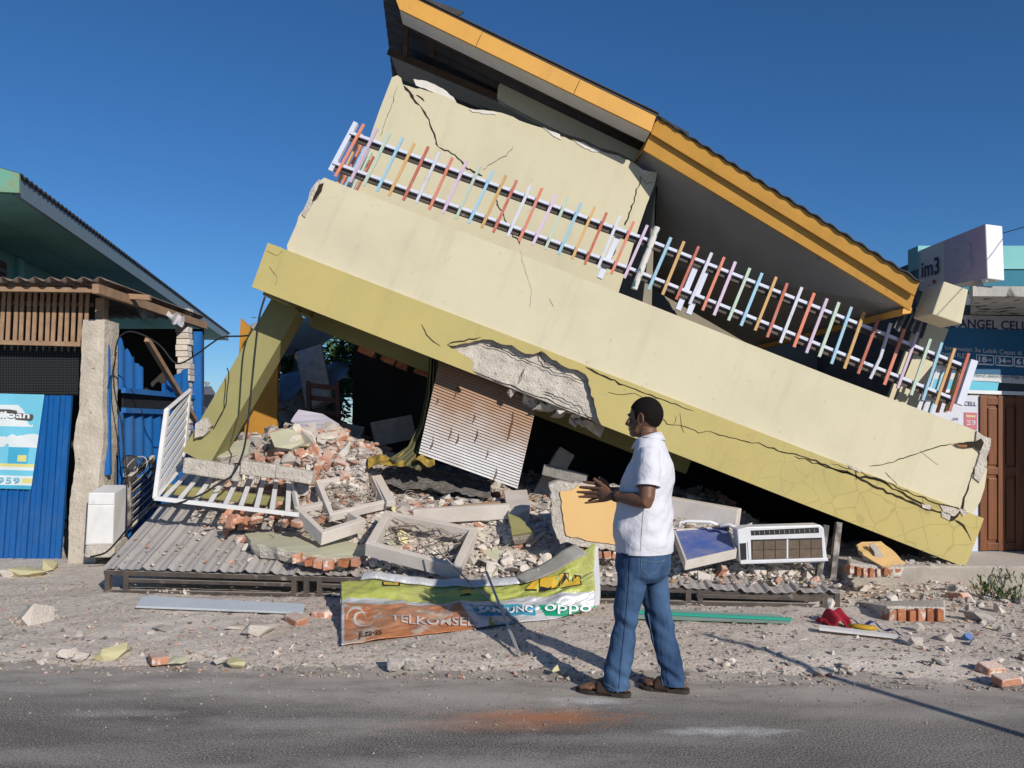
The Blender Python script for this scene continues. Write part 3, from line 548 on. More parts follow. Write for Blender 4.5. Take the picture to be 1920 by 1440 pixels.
# ------------------------------------------------------------------ house with the teal eaves
ex, ey_ = -.196, .98
E0 = P(35, 338, 8.3)
def ev(t, off, z): return Vector((E0.x + ex * t - ey_ * off, E0.y + ey_ * t + ex * off, z))       # off: inwards from the eave
zE = E0.z
th = thing('teal_house', ev(5, 3, 0), 'teal upper storey house with wide eaves and dark roof behind the blue shack', 'house')
hr = MB().grid(lambda s, t: ev(lerp(-.02, 14.4, s), lerp(-.03, 4.5, t), zE + .05 + 1.15 * t + .013 * math.sin(s * 691)), 900, 2).build('roof', roofd, th, solid=.02)
MB().hexa([ev(0, 0, zE - .16), ev(14.3, 0, zE - .16), ev(14.3, .04, zE - .16), ev(0, .04, zE - .16), ev(0, 0, zE + .04), ev(14.3, 0, zE + .04), ev(14.3, .04, zE + .04), ev(0, .04, zE + .04)]).build('fascia_board', flat('slate_fascia', (.16, .22, .26)), hr)
MB().hexa([ev(-.04, -.02, zE - .14), ev(0, -.02, zE - .14), ev(0, 4.5, zE - .14), ev(-.04, 4.5, zE - .14), ev(-.04, -.02, zE + .06), ev(0, -.02, zE + .06), ev(0, 4.5, zE + 1.2), ev(-.04, 4.5, zE + 1.2)]).build('front_board', tealg, hr)
for i in range(7):
    for j in range(2):
        a, b_ = .02 + i * 2.04, (i + 1) * 2.04; c, d = .06 + j * .61, .06 + (j + 1) * .61 - .012
        MB().hexa([ev(a, c, zE - .15), ev(b_, c, zE - .15), ev(b_, d, zE - .15), ev(a, d, zE - .15), ev(a, c, zE - .13), ev(b_, c, zE - .13), ev(b_, d, zE - .13), ev(a, d, zE - .13)]).build('soffit_panel', teal, hr)
MB().hexa([ev(1.2, 1.3, 0), ev(13.9, 1.3, 0), ev(13.9, 4.4, 0), ev(1.2, 4.4, 0), ev(1.2, 1.3, zE - .05), ev(13.9, 1.3, zE - .05), ev(13.9, 4.4, zE - .05), ev(1.2, 4.4, zE - .05)]).build('wall', teal, th)
for k, t0 in enumerate((2.0, 4.15)):
    wf = MB().hexa([ev(t0, 1.25, zE - .95), ev(t0 + .95, 1.25, zE - .95), ev(t0 + .95, 1.295, zE - .95), ev(t0, 1.295, zE - .95), ev(t0, 1.25, zE - .32), ev(t0 + .95, 1.25, zE - .32), ev(t0 + .95, 1.295, zE - .32), ev(t0, 1.295, zE - .32)]).build('window', brownw, th)
    for i in range(5):
        z = zE - .90 + i * .11; MB().bar(ev(t0 + .06, 1.23, z), ev(t0 + .89, 1.23, z), .05, .02).build('louver', flat('louver_grey', (.12, .13, .14)) if 'louver_grey' not in MATS else MATS['louver_grey'], wf)
MB().bar(ev(3.45, 1.27, zE - 1.2), ev(3.45, 1.27, zE - .16), .12, .05, up=(1, 0, 0)).build('wall_post', tealb, th)

# ------------------------------------------------------------------ blue shack
bs = thing('blue_shack', (-5.4, 9.4, 0), 'blue sheet metal shack with timber slats and broken concrete pillar', 'shack')
for i in range(9):
    xa = -58 + i * 21.6; xb = xa + 20.6; k = lambda x: (x - 35 * sst(-60, 135, x), 0)[0]
    bx0, bx1 = lerp(xa, xa - 24, .9), lerp(xb, xb - 24, .9)
    m = MB(); pl = [(xa, 741), (xb, 742), (bx1, 1054), (bx0, 1054)]; plate(pl, 9.2 + .004 * (i % 2), .02, mb=m)
    m.bar(P(xb - 2.5, 743, 9.188), P(bx1 - 2.5, 1052, 9.188), .02, .02); m.bar(P(xa + 7, 743, 9.192), P(bx0 + 7, 1052, 9.192), .012, .012)
    m.build('wall_panel', bluep, bs)
nets = MB(); plate([(-80, 640), (172, 640), (166, 741), (-80, 739)], 9.28, .01, mb=nets); nets.build('black_net', meshm, bs)
nw = MB()
for i in range(48): nw.bar(P(-78 + i * 5.1, 645, 9.262), P(-78 + i * 5.1, 739, 9.262), .006, .004)
for i in range(19): nw.bar(P(-80, 646 + i * 5, 9.256), P(168, 647 + i * 5, 9.256), .006, .004)
nw.build('net_weave', flat('net_thread', (.03, .032, .036)), bs)
sfr = bpy.data.objects.new('slat_screen', None); C.objects.link(sfr); sfr.parent = bs
MB().bar(P(-80, 640, 9.08), P(160, 646, 9.08), .05, .05).build('bottom_rail', wood, sfr)
MB().bar(P(-80, 566, 9.12), P(175, 572, 9.12), .04, .04).build('top_rail', wood, sfr)
for i in range(20):
    x = -70 + i * 12.1; y1 = 640 + .026 * x; MB().bar(P(x + 5 + rnd.uniform(-1, 1), 546, 9.06), P(x + rnd.uniform(-1, 1), y1 - 1, 9.06), .042, .015).build('slat', wood, sfr)
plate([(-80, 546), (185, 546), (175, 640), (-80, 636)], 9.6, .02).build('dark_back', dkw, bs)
# shack roof: corrugated sheet, rafters
zr = P(100, 523, 8.6).z
def sroof(s, t): x = lerp(-6.6, -4.36 - .14 * t, s); return (x, 8.6 + 3.3 * t, zr + .02 * math.sin(s * 2.24 / .175 * 2 * math.pi) + .03 * t)
srf = MB().grid(sroof, 160, 8).build('roof_sheet', M('rust_roof_sheet', (.22, .17, .14), (.12, .09, .08), 6, .75, .2, 40, speck=(.4, .36, .33), speck_at=.66, sscale=12), bs, solid=.006, smooth=True)
MB().bar(P(-80, 541, 8.75), P(205, 545, 8.75), .05, .05).build('rafter', wood, bs)
MB().bar((-4.42, 8.45, zr - .13), (-4.55, 11.8, zr - .10), .07, .10, up=(0, 0, 1)).build('rafter', wood, bs)
MB().bar((-4.62, 9.2, zr - .08), (-4.20, 9.25, zr - .10), .06, .06, up=(0, 0, 1)).build('rafter', wood, bs)
MB().bar((-4.40, 9.6, 2.6), (-4.46, 11.2, 1.65), .06, .06).build('fallen_rafter', wood, bs)
tr = M('torn_white_sheet', (.62, .62, .66), (.5, .48, .5), 9, .7, .3, 40)
MB().grid(lambda s, t: P(lerp(255, 345, s), lerp(570, 592, s) + t * (14 + 8 * math.sin(s * 9)), 10.3 + .06 * math.sin(s * 22 + t * 3)) + Vector((0, 0, .02 * math.sin(s * 31))), 34, 8).build('torn_sheet', tr, bs, solid=.006)
# broken concrete pillar
def pil(s, t):
    xc = interp([(0, 168), (.25, 170), (.4, 178), (.62, 184), (1, 190)], t); hw = interp([(0, 26), (.2, 26), (.42, 24), (.5, 28), (.58, 26), (.64, 22), (1, 21)], t)
    a = s * 2 * math.pi; q = P(xc, lerp(1062, 603, t), 9.05)
    cx, sx_ = math.cos(a), math.sin(a); k = 1 / max(abs(cx), abs(sx_)) ** .92; rr = hw / F * 9.05
    n = 1 + .035 * fbm(cx, t * 9, sx_, 1.6) + .03 * nz(cx * 2, t * 30, sx_, 1.2)
    return q + Vector((cx * k * rr * n, sx_ * k * .17 * n, 0))
pm_ = M('weathered_pillar', (.54, .48, .40), (.42, .37, .30), 5, .95, .5, 28, speck=(.16, .13, .10), speck_at=.66, sscale=18, bdist=.03)
pm = MB().grid(pil, 40, 90); top = [pil(i / 40, 1) for i in range(40)]; pm.add(top, [tuple(range(40))]); pm.build('concrete_pillar', pm_, bs, smooth=False)
MB().bar(P(190, 605, 9.05), P(192, 560, 9.05), .10, .10).build('post_head', wood, bs)
MB().bar(P(200, 640, 9.0), P(203, 890, 9.0), .06, .05).build('door_jamb', bluel, bs)
# side wall, seen along its length
def sw(s, t, z0, z1, y0, y1, w_=.25): Y = lerp(y0, y1, s); return (-4.52 - .008 * (Y - 9) + .018 * math.sin(s * (y1 - y0) / w_ * 2 * math.pi), Y, lerp(z0, z1, t))
MB().grid(lambda s, t: sw(s, t, 0, 1.72, 9.15, 11.6), 120, 2).build('side_sheet', bluel, bs, solid=.004)
MB().grid(lambda s, t: sw(s, t, 1.98, lerp(2.55, 2.25, s) + .08 * nz(s * 9, 0, 0, 1), 9.15, 9.75), 40, 2).build('side_sheet', bluel, bs, solid=.004)
MB().grid(lambda s, t: sw(s, t, 1.98, lerp(2.1, 2.5, s), 10.3, 11.5), 60, 2).build('side_sheet', bluel, bs, solid=.004)
for z in (1.74, 1.97): MB().bar((-4.49, 9.2, z), (-4.52, 11.6, z), .06, .05, up=(1, 0, 0)).build('side_rail', bluel, bs)
MB().box((-4.56, 9.3, 1.76), (-4.54, 11.5, 1.95)).build('side_net', meshm, bs)
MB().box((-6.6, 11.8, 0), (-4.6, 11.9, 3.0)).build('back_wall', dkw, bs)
# broken brick post
bpst = bpy.data.objects.new('brick_post', None); C.objects.link(bpst); bpst.parent = bs
for i in range(26):
    z = 1.0 + i * .085; q = P(349 - i * .15, 800, 11.2); MB().box((q.x - .085 + rnd.uniform(-.02, .02), 11.12 + rnd.uniform(-.02, .02), z), (q.x + .085 + rnd.uniform(-.02, .02), 11.28, z + .078)).build('brick', chunkm, bpst, bevel=.008)
MB().box((P(369, 0, 11.3).x - .05, 11.3, .9), (P(369, 0, 11.3).x + .06, 11.36, 2.9)).build('corner_sheet', bluel, bs)
# banner on the blue wall
bn = thing('banner', P(30, 920, 9.17), 'light blue printed advertising banner hung on the blue shack wall', 'banner')
bx = lambda s, t: P(lerp(-70, lerp(58, 83, t), s), lerp(lerp(914, 918, s), lerp(736, 740, s), t), 9.165 - .012 * math.sin(s * 9) * math.sin(t * 7))
bm1 = [flat('banner_sky', (.16, .52, .68)), flat('banner_pale', (.66, .72, .74)), flat('banner_yellow', (.66, .62, .22)), flat('banner_mid', (.06, .38, .58))]
def bcol(s, t):
    if t < .04: return 3
    if t < .14: return 2 if (s > .86 and .07 < t < .12) else 1
    if t < .20: return 0
    if t < .235: return 1
    if t < .265: return 2
    if .36 > t > .29 and .75 < s < .88: return 2
    if t < .44: return 3 if .62 < s < .9 else 0
    n = fbm(s * 3, t * 3, 1, 1.4)
    if t < .58 + .06 * n: return 1 if s > .55 + .2 * n else 0
    if t < .66: return 0
    if t < .88 and s < .88 + .12 * n - (t - .7) * .8: return 1
    return 0
MB().grid(bx, 90, 120, bcol).build('banner_sheet', bm1, bn, smooth=True, solid=.003)
off = Vector((0, -.018, 0))
MB().add([bx(s, t) + off * .7 for s, t in [(.30, .735), (.885, .725), (.905, .74), (.91, .77), (.895, .79), (.70, .80), (.69, .825), (.60, .835), (.30, .835)]], [tuple(range(9))]).build('name_plate', flat('banner_charcoal', (.08, .075, .07)), bn, fixn=False)
letters('iloan', lambda s, t: bx(lerp(.50, .87, s), lerp(.745, .815, t)) + off * 1.4, wht, bn, .02)
letters('959', lambda s, t: bx(lerp(.52, .84, s), lerp(.065, .125, t)) + off * 1.4, bm1[0], bn, .0)

# ------------------------------------------------------------------ phone shop next door
ps = thing('phone_shop', (6.2, 9.5, 0), 'phone card shop with stained concrete canopy, blue poster and wooden door', 'shop')
YS = 8.6; xl = 4.39
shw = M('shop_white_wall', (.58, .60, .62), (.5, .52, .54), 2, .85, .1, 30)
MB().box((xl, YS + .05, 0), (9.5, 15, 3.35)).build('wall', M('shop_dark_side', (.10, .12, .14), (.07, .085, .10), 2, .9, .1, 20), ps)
MB().box((xl - .01, YS, 3.02), (9.5, YS + .045, 3.24)).build('parapet_band', M('shop_teal', (.02, .17, .25), (.018, .15, .22), 2, .7, .1, 20), ps)
MB().box((xl - .015, YS - .02, 3.25), (9.5, YS + .2, 3.50)).build('parapet_cap', tealb, ps)
stn = M('stained_canopy', (.50, .49, .46), (.34, .33, .31), 3, .9, .25, 30, speck=(.05, .045, .04), speck_at=.56, sscale=7, stretch=(1, 1, .5), bdist=.02)
MB().box((5.87, 7.62, 0), (6.02, YS + .04, 2.72)).build('shade_fin_wall', shw, ps)  # unseen fin, added so its shadow falls across the door and poster
MB().hexa([(P(1824, 0, 7.5).x, 7.5, 2.78), (9.5, 7.5, 2.73), (9.5, YS, 2.70), (4.95, YS, 2.76), (P(1824, 0, 7.5).x, 7.5, 2.875), (9.5, 7.5, 2.83), (9.5, YS, 2.9), (4.95, YS, 2.9)]).build('canopy', stn, ps)
plate([(1740, 590), (2100, 596), (2100, 626), (1740, 618)], YS - .01, .02).build('name_board', flat('board_grey', (.42, .44, .48)), ps)
letters('E ANGEL CELL', rect(1782, 597, 1926, 614, YS - .016, 6), navy, ps, .012)
pb = bpy.data.objects.new('poster', None); C.objects.link(pb); pb.parent = ps; pb.location = (0, 0, 0)
plate([(1750, 612), (2100, 628), (2100, 725), (1745, 698)], YS - .015, .02).build('poster_sheet', M('poster_blue', (.012, .115, .24), (.010, .095, .20), 1.2, .5, 0), pb)
plate([(1745, 698), (2100, 712), (2100, 730), (1745, 710)], YS - .022, .012).build('poster_band', flat('poster_pale', (.58, .62, .64)), pb)
plate([(1745, 710), (1873, 716), (1870, 733), (1745, 729)], YS - .022, .012).build('poster_panel', flat('poster_cyan', (.12, .50, .66)), pb)
plate([(1745, 729), (2100, 740), (2100, 748), (1745, 735)], YS - .024, .012).build('poster_trim', wht, pb)
letters('Sarang Internetan 3x Lebih Cepat di', rect(1735, 645, 1916, 656, YS - .02, 13), flat('poster_text', (.45, .48, .52)), pb, .01)
letters('mbo Flex XL, Bonus Kuota Hingga 150', rect(1815, 699, 1925, 707, YS - .04, 5), blkp, pb, .004)
letters('more', rect(1757, 628, 1770, 634, YS - .02, 1), wht, pb)
letters('XCOMBO FLEX', rect(1750, 660, 1815, 669, YS - .02, 3), wht, pb)
for x0, tx in ((1831, '18'), (1867, '34'), (1902, '61')):
    dy = (x0 - 1831) * .06
    letters(tx, rect(x0 + 4, 668 + dy, x0 + 19, 679 + dy, YS - .02, .6), wht, pb, .03); letters('GB', rect(x0 + 20, 673 + dy, x0 + 28, 677 + dy, YS - .02), wht, pb, .02)
    m = MB(); 
    for p, q in (((x0, 665), (x0 + 32, 667)), ((x0, 682), (x0 + 32, 684)), ((x0, 665), (x0, 682)), ((x0 + 32, 667), (x0 + 32, 684))): m.bar(P(p[0], p[1] + dy, YS - .02), P(q[0], q[1] + dy, YS - .02), .008, .004)
    m.build('price_frame', wht, pb)
    plate([(x0 + 3, 681 + dy), (x0 + 30, 682.5 + dy), (x0 + 30, 685 + dy), (x0 + 3, 683.5 + dy)], YS - .024, .003).build('price_strip', wht, pb)
plate([(1690, 736), (1837, 742), (1837, 1036), (1690, 1036)], YS - .012, .02).build('white_panel', flat('panel_white', (.60, .62, .70)), ps)
letters('L CELL', rect(1800, 752, 1831, 760, YS - .02, 1.5), navy, ps, .01)
letters('..ave', rect(1784, 783, 1797, 788, YS - .02), navy, ps, .0)
plate([(1808, 773), (1832, 774), (1832, 806), (1808, 806)], YS - .018, .004).build('small_poster', flat('poster_pink', (.50, .16, .19)), ps)
plate([(1811, 778), (1829, 779), (1829, 783), (1811, 782)], YS - .022, .003).build('poster_line', flat('poster_cream', (.6, .5, .3)), ps)
letters('25 39', rect(1813, 788, 1829, 797, YS - .022), wht, ps, .01)
dr = bpy.data.objects.new('door', None); C.objects.link(dr); dr.parent = ps; dr.location = (0, 0, 0)
dwood = M('red_brown_door', (.20, .075, .03), (.13, .045, .018), 5, .5, .15, 50, stretch=(4, 4, .4))
plate([(1838, 741), (2090, 747), (2090, 1036), (1838, 1034)], YS - .01, .03).build('door_leaf', dwood, dr)
for x in (1838, 1872, 1905, 1960): plate([(x, 742), (x + 13, 742), (x + 13, 1033), (x, 1033)], YS - .035, .03).build('stile', dwood, dr, bevel=.006)
for y in (745, 876, 1018): plate([(1851, y), (2060, y), (2060, y + 14), (1851, y + 14)], YS - .03, .025).build('rail', dwood, dr, bevel=.006)
for x0, x1 in ((1853, 1870), (1887, 1903)):
    for y0, y1 in ((764, 872), (896, 1013)): plate([(x0, y0), (x1, y0), (x1, y1), (x0, y1)], YS - .024, .02).build('panel', dwood, dr, bevel=.012)
for i in range(12):
    x0 = 1815 + i * 24.5; t_ = plate([(x0, 1034), (x0 + 23.5, 1034), (x0 + 23.5, 1049), (x0, 1049)], YS - .03, .02).build('tile', flat('tile_blue', (.25, .38, .52)) if not i else MATS['tile_blue'], ps)
    cx = x0 + 12; k = 1 if i % 2 else -1
    plate([(cx - 11, 1041.5 + 6 * k), (cx, 1041.5 - 6 * k), (cx + 11, 1041.5 + 6 * k), (cx + 5, 1041.5 + 6 * k), (cx, 1041.5 - 1 * k), (cx - 5, 1041.5 + 6 * k)], YS - .034, .003).build('tile_print', wht, t_)
stp = M('step_concrete', (.40, .36, .31), (.28, .25, .21), 3, .95, .5, 35, dust=DUST)
sp = MB().hexa([(3.2, 7.72, -.05), (9.5, 7.62, -.05), (9.5, YS + .06, -.05), (3.2, YS + .06, -.05), (3.2, 7.72, .20), (9.5, 7.62, .20), (9.5, YS + .06, .205), (3.2, YS + .06, .205)]).build('concrete_step', stp, None, bevel=.02)
tag(sp, 'worn concrete doorstep along the phone shop front', 'step')
# projecting sign box
sg = thing('projecting_sign', (4.45, 8, 3.0), 'white box sign jutting from the phone shop roof, dull lilac and cream face', 'sign')
def XP(px, py, xc=4.40): Y = F * xc / (px - 960); return Vector((xc, Y, EYE - (py - HZ) / F * Y))
nt_, nb = P(1848, 420, 7.40), P(1852, 522, 7.40); ft, fb = XP(1722.5, 471), XP(1722.5, 545)
w4 = Vector((.155, 0, -.02))
MB().hexa([nb, nb + w4 * 1.0, fb + w4, fb, nt_, nt_ + w4, ft + w4, ft]).build('sign_case', M('sign_white', (.78, .79, .80), (.72, .73, .75), 3, .5, .06, 30), sg, bevel=.006)
fx = Vector((-.007, 0, 0))
def SF(s, t): a = lerp(0, 1, s); lo = fb + (nb - fb) * s; hi = ft + (nt_ - ft) * s; return lo + (hi - lo) * t + fx
MB().add([SF(.0, .0), SF(.42, 0), SF(.42, 1), SF(0, 1)], [(0, 1, 2, 3)]).build('cream_panel', flat('sign_cream', (.60, .64, .56)), sg, fixn=False)
MB().add([SF(.42, .0), SF(1, 0), SF(1, 1), SF(.42, 1)], [(0, 1, 2, 3)]).build('lilac_panel', M('sign_lilac', (.50, .47, .55), (.52, .36, .46), 2.2, .6, 0), sg, fixn=False)
letters('im3', lambda s, t: SF(lerp(.07, .37, s), lerp(.28, .70, t)) + fx, flat('sign_halo', (.8, .82, .8)), sg, .06)
letters('im3', lambda s, t: SF(lerp(.075, .365, s), lerp(.29, .69, t)) + fx * 1.8, navy, sg, .025)
letters('3', lambda s, t: SF(lerp(.56, .84, s), lerp(.14, .82, t)) + fx * .7, flat('sign_outline', (.52, .50, .58)), sg, .03)
letters('3', lambda s, t: SF(lerp(.575, .825, s), lerp(.165, .795, t)) + fx * 1.3, MATS['sign_lilac'], sg, .0)
for cs, ct, rr in ((.27, .14, .05), (.20, .03, .06)):
    MB().add([SF(cs + rr * math.cos(a * .39) * .55, ct + rr * math.sin(a * .39)) + fx for a in range(16)], [tuple(range(16))]).build('red_dot', flat('sign_red', (.34, .05, .09)) if 'sign_red' not in MATS else MATS['sign_red'], sg, fixn=False)
MB().bar(P(1838, 523, 7.6), P(1822, 545, 8.0), .05, .16, up=(0, 0, 1)).build('bracket', white, sg)
MB().bar(P(1845, 526, 7.45), P(1868, 524, 7.5), .03, .05).build('lamp_holder', white, sg)
# ------------------------------------------------------------------ wires
def cable(name, pts, r, label, mat_=blk, cat='cable'):
    out = []; n = len(pts)
    for i in range(n - 1):                              # Catmull-Rom through the points
        p0, p1, p2, p3 = [Vector(pts[max(0, min(n - 1, i + k))]) for k in (-1, 0, 1, 2)]
        for j in range(6):
            t = j / 6; out.append(.5 * ((2 * p1) + (p2 - p0) * t + (2 * p0 - 5 * p1 + 4 * p2 - p3) * t * t + (3 * p1 - p0 - 3 * p2 + p3) * t ** 3))
    out.append(Vector(pts[-1])); return tag(MB().tube(out, r, 6).build(name, mat_, None, smooth=True), label, cat)
cable('power_cable', [P(x, y, Y) for x, y, Y in ((497, 556, 7.75), (486, 595, 7.75), (479, 650, 7.75), (472, 720, 7.75), (464, 800, 7.7), (455, 850, 7.7), (436, 890, 7.7), (408, 908, 7.7), (380, 926, 7.65), (330, 945, 7.6), (285, 950, 7.8), (255, 972, 8.0), (222, 1012, 8.2), (198, 1036, 8.3), (170, 1044, 8.4))], .010, 'long black cable hanging from the beam end over the white grille to the ground')
cable('overhead_wire', [P(x, y, 8.4) for x, y in ((518, 575), (508, 602), (482, 625), (455, 630), (418, 632), (395, 645), (372, 662), (342, 680), (325, 678), (300, 648), (268, 628), (240, 622), (222, 636), (215, 668))], .009, 'black wire looping from the leaning column to the shack pillar')
cable('loose_wire', [P(x, y, 8.85) for x, y in ((218, 660), (213, 700), (216, 740), (226, 785), (230, 800), (228, 790), (231, 830), (236, 870), (240, 905), (252, 960))], .008, 'thin black wire dangling down beside the concrete pillar')
cable('column_wire', [P(x, y, 8.1) for x, y in ((426, 690), (429, 705), (425, 740), (423, 760), (410, 785), (402, 800))], .006, 'thin wire lying along the lit face of the leaning column')
cable('sign_wire', [P(1881, 437, 7.45), P(1925, 424, 7.2), P(2000, 400, 6.8), P(2300, 290, 5.5)], .004, 'thin wire running from the box sign into the sky')
cable('wall_foot_cable', [P(x, y, 9.0) for x, y in ((-60, 1054), (20, 1056), (60, 1060), (100, 1061), (135, 1056), (150, 1050))], .010, 'black cable lying along the foot of the blue shack wall')

# ------------------------------------------------------------------ fallen canopy: corrugated sheets on a black steel frame
cn = thing('fallen_canopy', (-.4, 7.2, 0), 'fallen corrugated sheet canopy on black steel frame lying under the rubble', 'canopy')
def corr(s):                                            # trapezoid rib profile
    f = (s / .24) % 1.0
    return .028 * (1 - sst(.0, .16, f) + sst(.84, 1, f)) + .005 * math.sin(s / .24 * 6 * math.pi)
edges = [-3.74, -2.82, -1.9, -.98, -.06, .86, 1.78, 2.72]
for i in range(7):
    x0, x1 = edges[i], edges[i + 1] + .02; d0 = rnd.uniform(-.03, .03); lift = .004 * (i % 2)
    def fn(s, t, x0=x0, x1=x1, d0=d0, lift=lift, i=i):
        x = lerp(x0, x1, s); Y0 = can_front(x) - .05 + d0 + .012 * nz(x * 3, i, 0, 1); Y = lerp(Y0, can_front(x) + (1.2 if x < -.8 else .9), t)
        sag = -.05 * sst(.5, 1, t) * (i > 1) - .035 * (1 - t) * max(0, nz(x, i, 0, 1.3)) 
        return (x + .02 * t, Y, can_z(x, Y) + corr(x) + lift + sag + .012 * nz(x, Y, 3, 2))
    MB().grid(fn, 44, 10).build('roof_sheet', galv, cn, smooth=False, solid=.004)
def CF(px, z, back=0.0):
    k = (px - 960) / F; Y = (7.3 - .0936 * 3.716) / (1 + .0936 * k) + back; return Vector((k * Y, Y, z))
def zt(px): return lerp(.215, .135, (px - 200) / 1360)
for a, b_ in ((197, 600), (600, 1000), (1000, 1400), (1400, 1562)):
    MB().bar(CF(a, .035), CF(b_, .035), .05, .05, up=(0, 0, 1)).build('frame_bar', steel, cn)
    MB().bar(CF(a, zt(a)), CF(b_, zt(b_)), .04, .04, up=(0, 0, 1)).build('frame_bar', steel, cn)
for a, b_ in ((240, 548), (1306, 1545), (600, 860)): MB().bar(CF(a, lerp(.04, zt(a), .62), -.01), CF(b_, lerp(.04, zt(b_), .62), -.01), .03, .03, up=(0, 0, 1)).build('frame_bar', steel, cn)
for x in (203, 238, 552, 575, 600, 880, 1050, 1290, 1312, 1545, 1568): MB().bar(CF(x, 0), CF(x, zt(x) + .02), .045, .045).build('frame_post', steel, cn)
for x in (203, 552, 960, 1300, 1555):
    q = CF(x, zt(x)); MB().bar(q, (q.x, q.y + 1.15, can_z(q.x, q.y + 1.15) - .03), .04, .04, up=(0, 0, 1)).build('frame_rafter', steel, cn)
MB().bar(P(1548, 985, 7.0), P(1533, 1090, 6.9), .05, .05).build('bent_post', steel, cn); MB().bar(P(1572, 980, 7.0), P(1560, 1088, 6.88), .05, .05).build('bent_post', steel, cn)

def GP(px, py, z=.05): Y = F * (EYE - z) / (py - HZ); return Vector(((px - 960) / F * Y, Y, z))
def rough_brick(q, hx, hy, hz, parent, mat_, seed):
    r = random.Random(seed); rot = Euler((r.gauss(0, .06), r.gauss(0, .10), r.gauss(0, .06))).to_matrix()
    MB().hexa([q + rot @ Vector((a * hx * r.uniform(.8, 1.08), b_ * hy, c * hz * r.uniform(.78, 1.08))) for c in (-1, 1) for a, b_ in ((-1, -1), (1, -1), (1, 1), (-1, 1))]).build('brick', mat_, parent, bevel=.007)
# ------------------------------------------------------------------ crumpled shop sign
sn = thing('crumpled_shop_sign', (-.5, 6.3, 0), 'crumpled lime, silver and orange metal shop sign lying in front of the rubble', 'sign')
def sbot(x): return interp([(640, 1212), (700, 1203), (800, 1190), (870, 1182), (960, 1172), (1040, 1163), (1090, 1147), (1112, 1142)], x)
def stop(x): return interp([(640, 1092), (680, 1090), (760, 1096), (860, 1100), (930, 1101), (975, 1096), (1020, 1078), (1060, 1056), (1095, 1036), (1112, 1026)], x)
def SG(x, y, lift=0.0):
    s = (x - 640) / 475; t = (sbot(x) - y) / (sbot(x) - stop(x))
    Y = lerp(lerp(5.48, 6.42, s), lerp(6.72, 6.66, s), t); Yd = Y
    wr = .036 * fbm(s * 3.2, t * 1.8, 1, 1.7) + .020 * nz(s * 12, t * 2.4 + s * 5, 3, 1) + .028 * abs(nz(s * 8 + t * 3, t * 5, 8, 1)) + .014 * abs(nz(s * 5 - t * 6, t * 3, 2, 1.7)) - .04 * math.exp(-((t - .70) / .07) ** 2)
    q = P(x, y, Yd); n = Vector((.1, -.55, .83)); return q + n * (wr * min(1, .35 + t * 2) + lift + .012)
lime = M('sign_lime', (.42, .45, .11), (.37, .40, .09), 3, .35, .08, 30); silv = M('sign_silver', (.56, .57, .59), (.46, .47, .49), 3, .42, .1, 20, metal=.15)
sor = M('sign_orange', (.46, .17, .07), (.42, .16, .075), 4, .35, .1, 20, speck=(.50, .38, .30), speck_at=.56, sscale=7); sgn_ = flat('sign_green', (.01, .26, .14), .35); steal = flat('sign_teal', (.05, .26, .36), .35); sgold = flat('sign_gold', (.66, .42, .05), .35); skhaki = flat('sign_khaki', (.36, .32, .08), .4)
for m_ in (lime, silv, sor):
    grime(m_, .45, (.42, .36, .28), 2.0)
    for n_ in m_.node_tree.nodes:
        if n_.type == 'BUMP': n_.inputs['Strength'].default_value = .7; n_.inputs['Distance'].default_value = .05; n_.inputs['Height'].links[0].from_node.inputs['Scale'].default_value = 7
def sgcol(s, t):
    x = lerp(640, 1115, s); y = lerp(sbot(x), stop(x), t)
    yo = interp([(640, 1131), (760, 1135), (850, 1136), (1115, 1150)], x); yl = interp([(640, 1124), (700, 1120), (760, 1124), (850, 1127), (930, 1128), (985, 1124), (1050, 1118), (1115, 1112)], x)
    if y < yl: return 0
    if y > yo and x < 862 + (y - 1136) * .75 and x > 645: return 2
    if 1138 < y < 1158 and 880 + (y - 1140) * .8 < x < 1003: return 4
    if y > 1160 and 915 < x < 925 + (1178 - y) * -.4 + 4: return 6
    if 1138 < y < 1158 and x > 1008 + (y - 1138) * .7: return 3
    return 1
MB().grid(lambda s, t: (lambda x: SG(x, lerp(sbot(x), stop(x), t)))(lerp(640, 1115, s)), 260, 80, sgcol).build('sign_sheet', [lime, silv, sor, sgn_, steal, sgold, skhaki], sn, smooth=True, solid=.004)
def srect(x0, y0, x1, y1, lift=.016, sk=0): return lambda s, t: SG(lerp(x0, x1, s), lerp(y1, y0, t) + sk * s, lift)
ghost = M('worn_white_print', (.62, .58, .55), (.52, .40, .34), 22, .5, 0)
letters('TELKOMSEL', srect(732, 1161, 890, 1175, sk=3), ghost, sn, .02)
letters('SAMSUNG', srect(897, 1143, 998, 1155), wht, sn, .025)
letters('REA', srect(922, 1163, 972, 1174, sk=-3), ghost, sn, .03)
letters('oppo', srect(1020, 1140.5, 1108, 1156.5, sk=-1), wht, sn, .01)
m = MB()                                                # swirl mark on the orange panel
for cx, cy, a0, a1, rx, ry, wd_ in ((682, 1163, .2, 5.2, 17, 12, 5), (668, 1165, 3.0, 6.2, 18, 20, 4)):
    n = 24; vs = []
    for i in range(n + 1):
        a = lerp(a0, a1, i / n); ww = wd_ * math.sin(math.pi * (i + .3) / (n + .6)) * .5
        vs += [SG(cx + (rx - ww) * math.cos(a), cy + (ry - ww) * math.sin(a), .007), SG(cx + (rx + ww) * math.cos(a), cy + (ry + ww) * math.sin(a), .007)]
    m.add(vs, [(2 * i, 2 * i + 1, 2 * i + 3, 2 * i + 2) for i in range(n)])
m.build('swirl_emblem', ghost, sn, fixn=False)
